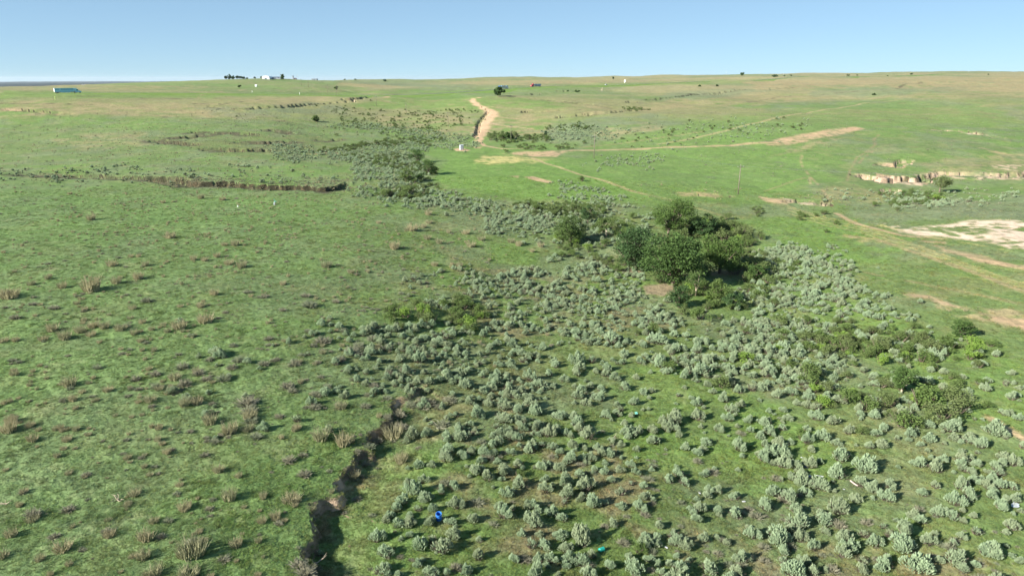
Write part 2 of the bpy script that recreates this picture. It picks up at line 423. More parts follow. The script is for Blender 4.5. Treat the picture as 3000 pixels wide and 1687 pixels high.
# --- far country: straw coloured grassland with greener swales
lay(c_dry, sstep(380, 318, V) * 0.52 * sstep(.38, .6, n_far))
lay(c_dry * 1.1, sstep(300, 235, V) * sstep(1200, 2100, U) * 0.75 * sstep(.25, .6, n_far))
lay([.20, .21, .125], sstep(300, 240, V) * 0.35)
PATCH = [
 # colour, strength, softness, polygon, breakup (noise threshold lo, hi) or None
 (c_dry, .75, 10, [(0, 297), (520, 305), (780, 338), (880, 356), (620, 345), (300, 338), (0, 345)], (.25, .6)),
 (c_dry, .6, 10, [(760, 282), (960, 280), (1010, 298), (880, 305), (760, 312), (620, 322), (560, 300)], (.25, .6)),
 (c_lush, .7, 8, [(0, 266), (700, 276), (1150, 268), (1500, 260), (1500, 264), (1150, 275), (950, 280), (700, 286), (0, 288)], None),
 (c_lush, .55, 8, [(1500, 258), (1800, 247), (2100, 236), (2250, 232), (2250, 240), (2050, 248), (1800, 256), (1500, 267)], None),
 (c_lush, .55, 10, [(230, 242), (620, 233), (860, 234), (1080, 254), (1050, 266), (600, 262), (300, 262)], (.2, .6)),
 (c_dry, .8, 6, [(560, 300), (620, 262), (760, 262), (900, 262), (880, 268), (700, 268), (590, 272)], (.5, .7)),
 (c_dry, .7, 6, [(0, 248), (300, 250), (560, 252), (700, 255), (560, 262), (250, 266), (0, 264)], (.3, .6)),
 (c_grey, .6, 12, [(560, 318), (830, 305), (1000, 308), (1040, 330), (820, 345), (700, 350)], (.3, .6)),
 (c_grey, .7, 10, [(1000, 236), (1180, 240), (1390, 250), (1330, 262), (1120, 256)], None),
 (c_dry, .8, 6, [(1000, 243), (1240, 257), (1100, 258), (980, 248)], None),
 (c_dry, .7, 8, [(1240, 240), (1500, 233), (1720, 238), (1850, 232), (1700, 248), (1560, 252), (1380, 250)], (.25, .55)),
 # hill carrying the dirt track
 (c_lush, .75, 12, [(1020, 310), (1150, 287), (1300, 277), (1430, 285), (1600, 288), (1740, 318), (1620, 324), (1500, 322), (1390, 330), (1180, 322), (1040, 318)], (.2, .55)),
 (c_dry, .62, 12, [(1080, 345), (1200, 332), (1380, 345), (1400, 395), (1310, 400), (1140, 372)], (.3, .6)),
 (c_dry, .70, 12, [(1430, 330), (1640, 345), (1640, 388), (1560, 398), (1440, 395), (1400, 380)], (.28, .6)),
 (c_dry, .60, 8, [(1700, 300), (1860, 322), (1700, 335), (1560, 330), (1480, 318), (1650, 316)], (.3, .6)),
 (c_grey, .7, 14, [(1630, 362), (1750, 342), (1900, 335), (2020, 345), (1900, 392), (1780, 410), (1600, 412), (1600, 385)], (.2, .5)),
 (c_dry, .6, 14, [(1760, 380), (1900, 362), (1960, 370), (1860, 398), (1780, 402)], (.3, .6)),
 (c_dry, .65, 12, [(1840, 318), (2000, 290), (2250, 268), (2330, 290), (2200, 308), (1980, 322), (1880, 330)], (.2, .55)),
 (c_grey, .6, 12, [(1950, 272), (2250, 258), (2300, 262), (2100, 285), (1950, 295)], None),
 (c_dry, .85, 10, [(2180, 238), (3100, 222), (3100, 268), (2800, 266), (2500, 255), (2220, 262)], (.2, .5)),
 (c_dry, .6, 10, [(2250, 290), (2500, 278), (2900, 268), (3100, 266), (3100, 285), (2600, 288), (2350, 300)], (.2, .5)),
 (c_grey, .55, 12, [(2380, 262), (2560, 258), (2900, 255), (2750, 268), (2500, 285), (2380, 285)], None),
 (c_grey, .5, 12, [(2250, 300), (2500, 292), (2700, 290), (3100, 330), (3100, 360), (2750, 315), (2450, 318), (2250, 325)], (.3, .6)),
 (c_lush, .6, 16, [(2050, 350), (2300, 318), (2600, 296), (2900, 310), (3000, 360), (2700, 360), (2400, 390), (2200, 430), (2000, 450), (1700, 440), (1800, 410)], (.2, .6)),
 (c_lush, .95, 14, [(1270, 530), (1300, 500), (1300, 458), (1480, 470), (1640, 470), (1800, 520), (1880, 560), (1760, 590), (1620, 585), (1450, 572)], None),
 (c_lush, .75, 20, [(1640, 455), (1900, 445), (2300, 430), (2450, 520), (2300, 560), (2000, 600), (1800, 590), (1700, 520)], (.15, .5)),
 (c_lush, .8, 12, [(1180, 425), (1450, 430), (1600, 425), (1700, 432), (1500, 455), (1380, 465), (1280, 470), (1210, 450)], None),
 (c_lush, .8, 20, [(2180, 640), (2480, 640), (2700, 700), (2600, 760), (2400, 800), (2300, 720)], (.2, .55)),
 (c_lush, .7, 20, [(2400, 830), (2560, 900), (2700, 960), (2900, 1000), (3050, 1100), (3050, 1290), (2700, 1200), (2500, 1050), (2350, 900)], (.2, .6)),
 (c_lush, .6, 26, [(1800, 1090), (2000, 1060), (2350, 1230), (2500, 1350), (2400, 1480), (2050, 1440), (1800, 1300)], (.2, .6)),
 (c_grey, .6, 20, [(2500, 600), (2800, 590), (3050, 620), (3050, 650), (2700, 640), (2500, 660)], None),
 (c_grey, .6, 16, [(2640, 590), (2900, 590), (3050, 560), (3050, 640), (2700, 630)], None),
 (c_dry, .55, 14, [(2700, 480), (3050, 440), (3050, 510), (2750, 510)], (.3, .6)),
 (c_dry, .45, 14, [(2440, 540), (2620, 560), (2560, 600), (2380, 590)], (.3, .6)),
 # left meadow
 (c_dry, .45, 16, [(160, 400), (420, 390), (430, 420), (250, 440), (150, 425)], (.3, .6)),
 (c_olive, .45, 16, [(430, 400), (1000, 400), (1000, 440), (600, 452)], (.3, .6)),
 (c_lush, .45, 26, [(0, 560), (700, 580), (1100, 600), (1200, 700), (900, 800), (400, 700), (0, 640)], (.3, .7)),
 (c_lush, .55, 16, [(0, 985), (200, 965), (500, 960), (640, 950), (900, 930), (1080, 930), (900, 975), (500, 985), (0, 1010)], (.2, .6)),
 # bare litter between sage bushes
 (c_litter, .60, 30, [(1100, 1300), (1450, 1230), (1800, 1330), (1950, 1500), (2300, 1560), (2900, 1640), (2900, 1720), (1000, 1720), (1120, 1500)], (.45, .66)),
 (c_litter, .55, 25, [(1180, 1180), (1600, 1130), (1750, 1250), (1500, 1300), (1250, 1300)], (.45, .62)),
 (c_litter, .5, 20, [(1300, 760), (1900, 830), (1950, 960), (1500, 1000), (1300, 900)], (.4, .62)),
 (c_olive, .6, 26, [(930, 1687), (1020, 1500), (1150, 1330), (1220, 1200), (1350, 1080), (1500, 1000), (1620, 1050), (1450, 1180), (1300, 1280), (1150, 1480), (1080, 1720)], (.2, .6)),
 # bare earth and sand
 (c_soil, .85, 3, [(1470, 452), (1540, 443), (1620, 442), (1680, 444), (1640, 452), (1630, 460), (1550, 458)], (.28, .55)),
 (c_straw, .85, 7, [(1385, 470), (1420, 458), (1470, 455), (1500, 458), (1540, 470), (1500, 477), (1440, 480), (1390, 476)], (.3, .56)),
 (c_straw, .5, 6, [(1500, 455), (1620, 468), (1560, 478), (1500, 470)], (.3, .5)),
 (c_soil, .85, 3, [(1530, 518), (1560, 516), (1620, 534), (1610, 538), (1570, 530)], (.15, .4)),
 (c_soil, .5, 3, [(1490, 516), (1520, 514), (1515, 522)], None),
 (c_soil, .95, 2, [(1326, 436), (1350, 433), (1376, 439), (1362, 444), (1338, 442)], None),
 (c_soil, .8, 2, [(1385, 431), (1412, 430), (1406, 434), (1390, 434)], None),
 (c_soil, .80, 5, [(2250, 418), (2350, 395), (2460, 378), (2500, 372), (2530, 378), (2470, 392), (2380, 412), (2300, 424), (2240, 427)], (.25, .55)),
 (c_dry, .7, 6, [(2350, 425), (2480, 400), (2430, 420), (2300, 450), (2250, 458)], (.35, .6)),
 (c_pale, .97, 8, [(2650, 665), (2760, 660), (2840, 648), (2950, 646), (3060, 650), (3060, 735), (2960, 728), (2900, 712), (2800, 700), (2700, 690), (2640, 676)], (.38, .58)),
 (c_pale, .6, 6, [(2570, 655), (2680, 660), (2640, 680)], (.4, .6)),
 (c_soil, .7, 5, [(2700, 706), (2780, 710), (2770, 735), (2900, 760), (3060, 785), (3060, 800), (2860, 765), (2730, 720)], (.25, .55)),
 (c_soil, .6, 6, [(2460, 690), (2560, 700), (2620, 715), (2700, 730), (2560, 718)], (.3, .6)),
 (c_soil, .75, 8, [(2640, 860), (2720, 865), (2860, 915), (3060, 950), (3060, 990), (2940, 945), (2830, 905), (2700, 880)], (.4, .6)),
 (c_soil, .5, 8, [(2650, 858), (2900, 890), (3050, 930), (3050, 1000), (2800, 930)], (.5, .7)),
 (c_litter * 1.25, .95, 5, [(1880, 838), (1950, 830), (2000, 850), (1960, 870), (1890, 862)], None),
 (c_litter * 1.25, .95, 5, [(1815, 792), (1860, 788), (1885, 800), (1850, 808)], None),
 (c_litter * 1.3, .95, 4, [(1930, 690), (2010, 680), (1980, 700), (1935, 700)], None),
 (c_litter * 1.25, .8, 5, [(2080, 795), (2150, 790), (2150, 806), (2080, 810)], None),
 (c_soil, .7, 3, [(1145, 550), (1170, 552), (1185, 563), (1155, 560)], None),
 (c_soil, .8, 5, [(2220, 575), (2320, 588), (2310, 600), (2250, 592)], (.2, .5)),
 (c_soil, .6, 6, [(1970, 562), (2120, 570), (2150, 578), (2000, 575)], (.35, .6)),
 (c_soil, .9, 3, [(2560, 508), (2640, 520), (2630, 536), (2580, 530)], None),
 (c_soil, .8, 3, [(2570, 478), (2620, 478), (2655, 488), (2640, 494), (2600, 486)], None),
 (c_soil, .8, 3, [(2680, 520), (2720, 522), (2715, 542), (2680, 540)], (.3, .5)),
 (c_soil, .6, 3, [(2860, 430), (2910, 440), (2960, 455), (2920, 450)], (.3, .5)),
 (c_pinkbank, .9, 4, [(2530, 512), (2600, 520), (2660, 524), (2720, 520), (2700, 545), (2640, 538), (2580, 536)], (.35, .55)),
 (c_pinkbank, .85, 4, [(2720, 505), (2860, 512), (3060, 500), (3060, 528), (2900, 526), (2760, 520)], (.42, .58)),
 (c_pinkbank, .7, 4, [(2290, 580), (2350, 585), (2440, 592), (2430, 606), (2350, 600)], (.35, .55)),
 (c_pinkbank, .7, 4, [(2900, 485), (3060, 480), (3060, 500), (2950, 500)], (.42, .6)),
 (c_pale, .8, 2, [(2790, 382), (2850, 390), (2880, 394), (2840, 395)], None),
 (c_soil, .8, 2, [(895, 452), (1000, 452), (980, 446)], None),
 (c_pale, .9, 2, [(1022, 290), (1043, 292), (1036, 295), (1024, 292)], None),
 (c_soil, .8, 3, [(1130, 282), (1150, 279), (1140, 286), (1120, 286)], None),
 (c_soil, .7, 2, [(0, 318), (60, 320), (200, 336), (120, 330), (0, 323)], (.3, .5)),
]
for c, st, so, P, br in PATCH:
    m = mask_poly(P, so)
    if br:
        m = m * sstep(br[0], br[1], np.where(RAD[:, None] > 450, n_mid, n_pat * .5 + n_sml * .5))
    lay(c, m * st)
# wide valley of sage reads grey-green between the bushes
# the wooded lowland at the far left
lay([.014, .028, .030], sstep(2600, 3600, RAD)[:, None] * sstep(1000, 700, U) * np.ones_like(U))
lay([.112, .180, .068], sstep(1500, 700, U) * sstep(480, 620, V) * .55)
# dirt tracks, dark scrub lines and painted cut shade: world-space ribbons
def ribbon(pts, width, c, st, rut=False, soft=.5, br=None):
    P = poly_world([(p[0], p[1]) for p in pts])
    wv = np.array([p[2] if len(p) > 2 else 1 for p in pts]) * width
    I = window(P, width * 3 + 4)
    X = GX[I]; Y = GY[I]
    X = X + (fbm(X / 9, Y / 9, 3, 81) - .5) * width * .8
    Y = Y + (fbm(X / 9, Y / 9 + 5, 3, 82) - .5) * width * .8
    d, s, al = dist_line(X, Y, P)
    ww = np.interp(al, np.arange(len(wv)), wv)
    sp = 1.4 * (RAD[I[0]] / 250.0) ** 1.2          # sheet spacing: keep thin tracks unbroken
    if rut:
        m = np.maximum(0, 1 - np.abs(d - ww * .5) / (ww * .3 + sp * .3)) * np.clip(ww / (ww + sp), .2, 1)
    else:
        m = 1 - sstep(ww * .5 - ww * soft * .5, ww * .5 + ww * soft * .5 + sp * .3, d)
    if br:
        m = m * sstep(br[0], br[1], fbm(X / 5, Y / 5, 3, 83))
    CC[I] = CC[I] + (np.asarray(c) - CC[I]) * (m * st)[:, None]
    return P
ribbon([(1405, 287, .3), (1388, 290, .4), (1381, 295, .7), (1396, 306, .8), (1415, 315, .9), (1432, 322, 1.3), (1442, 332, 1.5), (1436, 345, 1.2), (1424, 358, 1.1), (1415, 370, 1.3), (1410, 385, 1.4), (1404, 398, 1.0), (1400, 412, .35)],
       6.0, c_soil * 1.18, .97)
ribbon([(1416, 385), (1408, 405), (1407, 415), (1420, 428), (1450, 433), (1480, 437), (1560, 437)], 1.6, c_soil, .85)
ribbon([(1430, 312), (1500, 318), (1560, 323)], 1.2, c_soil, .5)
ribbon([(1440, 340), (1475, 345), (1520, 350)], 1.6, c_soil, .6)
ribbon([(1424, 362), (1440, 362), (1490, 371), (1560, 378)], 1.6, c_soil, .65)
ribbon([(1620, 443, .8), (1680, 441), (1740, 441), (1830, 438, 1.4), (1900, 435, 1.0), (2000, 431, 1.0), (2120, 427, 1.0), (2200, 420, 1.4), (2260, 418, 2), (2320, 405, 3), (2420, 388, 3.2), (2500, 376, 3)], 3.0, c_soil, .8, br=(.2, .5))
ribbon([(1556, 462), (1600, 480), (1680, 505), (1770, 530), (1850, 560), (1930, 578), (2010, 600), (2090, 625), (2140, 640)], 1.5, c_dry * 1.3, .75, rut=True)
ribbon([(1556, 462), (1600, 480), (1680, 505), (1770, 530), (1850, 560), (1890, 570)], .9, c_soil, .5)
ribbon([(1930, 423), (2000, 412), (2120, 385), (2250, 352), (2400, 325), (2520, 305), (2640, 291)], 1.5, c_dry * 1.2, .85)
ribbon([(1700, 433), (1860, 414), (1930, 405), (2060, 386)], 1.2, c_dry, .6)
for off, wd in ((0, .55), (7, .5), (-6, .45), (15, .4)):
    ribbon([(2310, 610 + off), (2420, 645 + off), (2520, 665 + off), (2620, 702 + off), (2740, 745 + off), (2860, 790 + off), (2960, 825 + off), (3080, 860 + off)], wd, c_dry * 1.2 + [.02, .03, 0], .62, br=(.2, .45))
ribbon([(2450, 625), (2510, 655), (2560, 668), (2640, 690), (2760, 700)], 1.3, c_soil, .7)
ribbon([(2580, 662), (2700, 690), (2850, 715), (3060, 760)], .8, c_straw, .45, br=(.3, .55))
ribbon([(2480, 690), (2560, 700), (2700, 745), (2860, 800), (3060, 880)], 1.3, c_dry, .8, br=(.2, .5))
ribbon([(2540, 800), (2600, 812), (2700, 832), (2800, 850), (3050, 905)], 1.2, c_dry, .6, br=(.3, .6))
ribbon([(2780, 735), (2900, 762), (3060, 800)], 3.0, c_soil, .5, br=(.25, .55))
ribbon([(2350, 455), (2345, 470), (2352, 490), (2372, 515), (2375, 540)], .55, c_soil * .9, .45, br=(.3, .55))
ribbon([(2372, 515), (2400, 545), (2430, 580)], .5, c_soil * .9, .45, br=(.3, .55))
ribbon([(2575, 395), (2560, 410), (2565, 425), (2540, 445), (2512, 460), (2503, 475), (2490, 500), (2482, 530)], .45, c_soil * .7, .5, br=(.3, .55))
ribbon([(2560, 440), (2530, 462), (2515, 480)], .45, c_soil * .7, .5, br=(.3, .55))
ribbon([(2900, 1225), (2950, 1255), (3000, 1285), (3060, 1315)], 1.1, c_soil, .7)
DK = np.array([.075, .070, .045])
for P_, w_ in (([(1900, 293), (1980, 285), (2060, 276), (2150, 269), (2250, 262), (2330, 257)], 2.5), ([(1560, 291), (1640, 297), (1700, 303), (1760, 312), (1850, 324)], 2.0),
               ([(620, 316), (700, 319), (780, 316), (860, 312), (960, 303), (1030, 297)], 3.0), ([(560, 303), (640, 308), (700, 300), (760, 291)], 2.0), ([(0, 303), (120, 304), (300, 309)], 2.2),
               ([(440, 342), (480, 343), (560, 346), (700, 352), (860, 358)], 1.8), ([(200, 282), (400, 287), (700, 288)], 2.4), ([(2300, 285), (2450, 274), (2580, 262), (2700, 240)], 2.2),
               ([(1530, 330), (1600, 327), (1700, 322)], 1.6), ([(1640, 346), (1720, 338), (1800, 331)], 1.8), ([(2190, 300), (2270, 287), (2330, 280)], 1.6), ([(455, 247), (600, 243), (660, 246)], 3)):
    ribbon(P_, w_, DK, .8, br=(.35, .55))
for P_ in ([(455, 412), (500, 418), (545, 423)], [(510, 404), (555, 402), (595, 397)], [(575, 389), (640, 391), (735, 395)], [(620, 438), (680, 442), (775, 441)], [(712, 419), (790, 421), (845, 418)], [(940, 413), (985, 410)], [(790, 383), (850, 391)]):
    ribbon(P_, 13, DK, .95, br=(.28, .46))  # brush and shaded faces of the broken cuts, painted as dark ground colour
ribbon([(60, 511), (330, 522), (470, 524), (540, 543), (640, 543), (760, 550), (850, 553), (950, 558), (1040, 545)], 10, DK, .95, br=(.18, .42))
ribbon([(2360, 520), (2300, 540), (2240, 560)], .5, c_soil * .8, .4)
# soil where banks are cut
ssoil = SOIL[..., None]
soil_mix = c_soil * (0.45 + 0.6 * n_sml[..., None])
weedy = sstep(.34, .50, fbm(GX / 3.1, GY / 3.1, 3, 91))[..., None]
soil_mix = soil_mix + (np.array([.085, .078, .045]) - soil_mix) * weedy * .92
CC = CC + (soil_mix - CC) * ssoil * .85
pink = (SOIL * sstep(2440, 2520, U) * sstep(.40, .55, fbm(GX / 2.6, GY / 2.6, 3, 95)))[..., None]
CC = CC + (np.array([.50, .375, .27]) - CC) * pink
PALEBANK = sstep(2420, 2520, U) * sstep(.38, .52, fbm(GX / 3.4, GY / 3.4, 3, 96)) * sstep(620, 600, V)
PALEBANK = np.maximum(PALEBANK, .28 * sstep(130, 100, RAD)[:, None] + .8 * SOIL * sstep(130, 100, RAD)[:, None] * sstep(.52, .62, fbm(GX / 2.4, GY / 2.4, 3, 97)))
CC *= (0.86 + 0.28 * n_sml)[..., None]
CC = np.clip(CC, 0.01, 0.8)

# ------------------------------------------------------------------ materials
def mat(name, col=(.5, .5, .5), rough=.8, metal=0.0, spec=.3):
    m = bpy.data.materials.new(name)
    m.use_nodes = True
    b = m.node_tree.nodes['Principled BSDF']
    b.inputs['Base Color'].default_value = (*col, 1)
    b.inputs['Roughness'].default_value = rough
    b.inputs['Metallic'].default_value = metal
    b.inputs['Specular IOR Level'].default_value = spec
    return m


def nd(m, t, **kw):
    n = m.node_tree.nodes.new(t)
    for k, v in kw.items():
        setattr(n, k, v)
    return n


def lk(m, a, b):
    m.node_tree.links.new(a, b)


def noisy(name, c1, c2, scale, rough=.85, c3=None, detail=3, coord='Object', spec=.2, rand=0.0, bump=0.0, metal=0.0, trans=0.0):
    """principled material whose colour wanders between c1 and c2 (and c3 per object)"""
    m = mat(name, c1, rough, metal, spec)
    b = m.node_tree.nodes['Principled BSDF']
    if coord == 'World':
        g = nd(m, 'ShaderNodeNewGeometry'); vec = g.outputs['Position']
    else:
        g = nd(m, 'ShaderNodeTexCoord'); vec = g.outputs['Object']
    nz = nd(m, 'ShaderNodeTexNoise'); nz.inputs['Scale'].default_value = scale; nz.inputs['Detail'].default_value = detail
    lk(m, vec, nz.inputs['Vector'])
    rp = nd(m, 'ShaderNodeValToRGB')
    rp.color_ramp.elements[0].position = .33; rp.color_ramp.elements[0].color = (*c1, 1)
    rp.color_ramp.elements[1].position = .67; rp.color_ramp.elements[1].color = (*c2, 1)
    lk(m, nz.outputs['Fac'], rp.inputs['Fac'])
    out = rp.outputs['Color']
    if c3 is not None:
        oi = nd(m, 'ShaderNodeObjectInfo')
        mr = nd(m, 'ShaderNodeMapRange')
        mr.inputs['From Min'].default_value = .35; mr.inputs['From Max'].default_value = 1
        mr.inputs['To Max'].default_value = rand
        lk(m, oi.outputs['Random'], mr.inputs['Value'])
        mx = nd(m, 'ShaderNodeMix', data_type='RGBA')
        lk(m, mr.outputs[0], mx.inputs[0]); lk(m, out, mx.inputs[6]); mx.inputs[7].default_value = (*c3, 1)
        out = mx.outputs[2]
    lk(m, out, b.inputs['Base Color'])
    if bump:
        bp = nd(m, 'ShaderNodeBump'); bp.inputs['Strength'].default_value = bump
        lk(m, nz.outputs['Fac'], bp.inputs['Height']); lk(m, bp.outputs[0], b.inputs['Normal'])
    if trans:
        tr = nd(m, 'ShaderNodeBsdfTranslucent'); ms = nd(m, 'ShaderNodeMixShader'); ms.inputs[0].default_value = trans
        lk(m, out, tr.inputs['Color'])
        lk(m, b.outputs[0], ms.inputs[1]); lk(m, tr.outputs[0], ms.inputs[2])
        lk(m, ms.outputs[0], m.node_tree.nodes['Material Output'].inputs['Surface'])
    return m


M_sage = noisy('sage_leaf', (.30, .405, .245), (.42, .535, .335), 3.0, c3=(.35, .37, .22), rand=.5, trans=.30)
M_sage_twig = noisy('sage_twig', (.085, .075, .055), (.20, .17, .13), 6.0)
M_grey = noisy('grey_twigs', (.19, .185, .125), (.29, .28, .20), 4.0, c3=(.19, .235, .14), rand=.7)
M_tan = noisy('dry_stalks', (.33, .30, .17), (.47, .43, .27), 5.0, c3=(.27, .30, .17), rand=.6, trans=.15)
M_green = noisy('shrub_leaf', (.075, .125, .034), (.125, .180, .052), 1.6, c3=(.15, .17, .08), rand=.5, trans=.2)
M_bright = noisy('bright_leaf', (.13, .23, .04), (.20, .29, .06), 1.6, trans=.2)
M_tree = noisy('tree_leaf', (.040, .085, .022), (.082, .140, .038), .8, c3=(.09, .13, .04), rand=.5, trans=.2)
M_tree_b = noisy('tree_leaf_blue', (.034, .074, .024), (.066, .118, .040), .8, trans=.2)
M_tree_m = noisy('tree_leaf_mid', (.058, .110, .026), (.105, .165, .042), .8, trans=.22)
M_bark = noisy('bark', (.10, .08, .06), (.22, .18, .14), 5.0, bump=.3)
M_barkpale = noisy('pale_bark', (.34, .28, .20), (.48, .40, .30), 5.0)


def ground_material():
    m = mat('prairie_ground', rough=.95, spec=.1)
    b = m.node_tree.nodes['Principled BSDF']
    at = nd(m, 'ShaderNodeAttribute', attribute_name='tint')
    geo = nd(m, 'ShaderNodeNewGeometry')
    def noise(sc, det=3, rough=.6):
        z = nd(m, 'ShaderNodeTexNoise'); z.inputs['Scale'].default_value = sc; z.inputs['Detail'].default_value = det; z.inputs['Roughness'].default_value = rough
        lk(m, geo.outputs['Position'], z.inputs['Vector']); return z
    n1 = noise(3.2, 3, .7); n2 = noise(.55, 4); n3 = noise(.09, 4)
    def rng_(z, lo, hi, a=.3, bb=.7):
        r = nd(m, 'ShaderNodeMapRange'); r.inputs['From Min'].default_value = a; r.inputs['From Max'].default_value = bb
        r.inputs['To Min'].default_value = lo; r.inputs['To Max'].default_value = hi
        lk(m, z.outputs['Fac'], r.inputs['Value']); return r
    a = rng_(n1, .80, 1.24); c = rng_(n2, .86, 1.16); d = rng_(n3, .90, 1.12)
    m1 = nd(m, 'ShaderNodeMath', operation='MULTIPLY'); lk(m, a.outputs[0], m1.inputs[0]); lk(m, c.outputs[0], m1.inputs[1])
    m2 = nd(m, 'ShaderNodeMath', operation='MULTIPLY'); lk(m, m1.outputs[0], m2.inputs[0]); lk(m, d.outputs[0], m2.inputs[1])
    vm = nd(m, 'ShaderNodeVectorMath', operation='SCALE'); lk(m, at.outputs['Color'], vm.inputs[0]); lk(m, m2.outputs[0], vm.inputs['Scale'])
    # sparse low scrub that reads as darker grain, and broad swales of fresher or drier grass
    n5 = noise(.42, 4, .65); n6 = noise(.021, 3)
    dk = rng_(n5, 0, .62, .56, .70); ds = rng_(n6, .25, 1.0, .38, .62)
    mk = nd(m, 'ShaderNodeMath', operation='MULTIPLY'); lk(m, dk.outputs[0], mk.inputs[0]); lk(m, ds.outputs[0], mk.inputs[1])
    md = nd(m, 'ShaderNodeMix', data_type='RGBA'); lk(m, mk.outputs[0], md.inputs[0]); lk(m, vm.outputs[0], md.inputs[6]); md.inputs[7].default_value = (.060, .080, .045, 1)
    n7 = noise(.30, 3, .6)
    lt = rng_(n7, 0, .30, .56, .72)
    ml = nd(m, 'ShaderNodeMix', data_type='RGBA'); lk(m, lt.outputs[0], ml.inputs[0]); lk(m, md.outputs[2], ml.inputs[6]); ml.inputs[7].default_value = (.27, .26, .14, 1)
    # hue wander: some clumps browner
    n4 = noise(1.1, 3)
    hr = rng_(n4, 0, .25, .5, .75)
    mx = nd(m, 'ShaderNodeMix', data_type='RGBA'); lk(m, hr.outputs[0], mx.inputs[0]); lk(m, ml.outputs[2], mx.inputs[6])
    br = nd(m, 'ShaderNodeVectorMath', operation='MULTIPLY'); lk(m, ml.outputs[2], br.inputs[0]); br.inputs[1].default_value = (1.35, 1.0, 1.0)
    lk(m, br.outputs[0], mx.inputs[7])
    # steep cut faces show earth
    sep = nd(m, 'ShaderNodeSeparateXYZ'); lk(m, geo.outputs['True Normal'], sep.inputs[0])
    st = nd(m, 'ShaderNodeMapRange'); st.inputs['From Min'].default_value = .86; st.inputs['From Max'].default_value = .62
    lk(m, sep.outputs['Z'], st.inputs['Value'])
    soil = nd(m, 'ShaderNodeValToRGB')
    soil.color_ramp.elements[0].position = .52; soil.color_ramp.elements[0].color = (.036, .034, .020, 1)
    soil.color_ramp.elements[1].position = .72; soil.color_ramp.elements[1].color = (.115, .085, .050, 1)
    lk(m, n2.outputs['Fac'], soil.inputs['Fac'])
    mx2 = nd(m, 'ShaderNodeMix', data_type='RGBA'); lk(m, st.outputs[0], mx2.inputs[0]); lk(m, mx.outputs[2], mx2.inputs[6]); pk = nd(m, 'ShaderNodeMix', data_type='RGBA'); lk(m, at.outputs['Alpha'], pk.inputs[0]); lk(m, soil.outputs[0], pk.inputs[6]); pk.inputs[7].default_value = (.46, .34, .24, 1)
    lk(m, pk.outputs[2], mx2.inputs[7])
    lk(m, mx2.outputs[2], b.inputs['Base Color'])
    bp = nd(m, 'ShaderNodeBump'); bp.inputs['Strength'].default_value = .55; bp.inputs['Distance'].default_value = .22
    lk(m, n1.outputs['Fac'], bp.inputs['Height'])
    bp2 = nd(m, 'ShaderNodeBump'); bp2.inputs['Strength'].default_value = .5; bp2.inputs['Distance'].default_value = .8
    lk(m, n2.outputs['Fac'], bp2.inputs['Height']); lk(m, bp.outputs[0], bp2.inputs['Normal'])
    lk(m, bp2.outputs[0], b.inputs['Normal'])
    return m


# ------------------------------------------------------------------ mesh helpers
def new_mesh(name, verts, faces, mats, midx=None, smooth=False, colors=None):
    """faces: (n,3) or (n,4) int array, or list of lists"""
    me = bpy.data.meshes.new(name)
    verts = np.asarray(verts, np.float32)
    if isinstance(faces, np.ndarray):
        k = faces.shape[1]
        me.vertices.add(len(verts)); me.vertices.foreach_set('co', verts.ravel())
        me.loops.add(faces.size); me.loops.foreach_set('vertex_index', faces.astype(np.int32).ravel())
        me.polygons.add(len(faces))
        me.polygons.foreach_set('loop_start', np.arange(0, faces.size, k, dtype=np.int32))
        me.polygons.foreach_set('loop_total', np.full(len(faces), k, np.int32))
    else:
        me.from_pydata(verts.tolist(), [], faces)
    for mm in (mats if isinstance(mats, (list, tuple)) else [mats]):
        me.materials.append(mm)
    if midx is not None:
        me.polygons.foreach_set('material_index', np.asarray(midx, np.int32))
    if smooth:
        me.polygons.foreach_set('use_smooth', np.ones(len(me.polygons), bool))
    if colors is not None:
        ca = me.attributes.new('tint', 'FLOAT_COLOR', 'POINT')
        c4 = np.ones((len(verts), 4), np.float32); c4[:, :colors.shape[1]] = colors
        ca.data.foreach_set('color', c4.ravel())
    me.update(calc_edges=True)
    return me


def link(name, me, parent=None, loc=None, **props):
    o = bpy.data.objects.new(name, me)
    COL.objects.link(o)
    if parent is not None:
        o.parent = parent
    if loc is not None:
        o.location = loc
    for k, v in props.items():
        if v is not None:
            o[k] = v
    return o


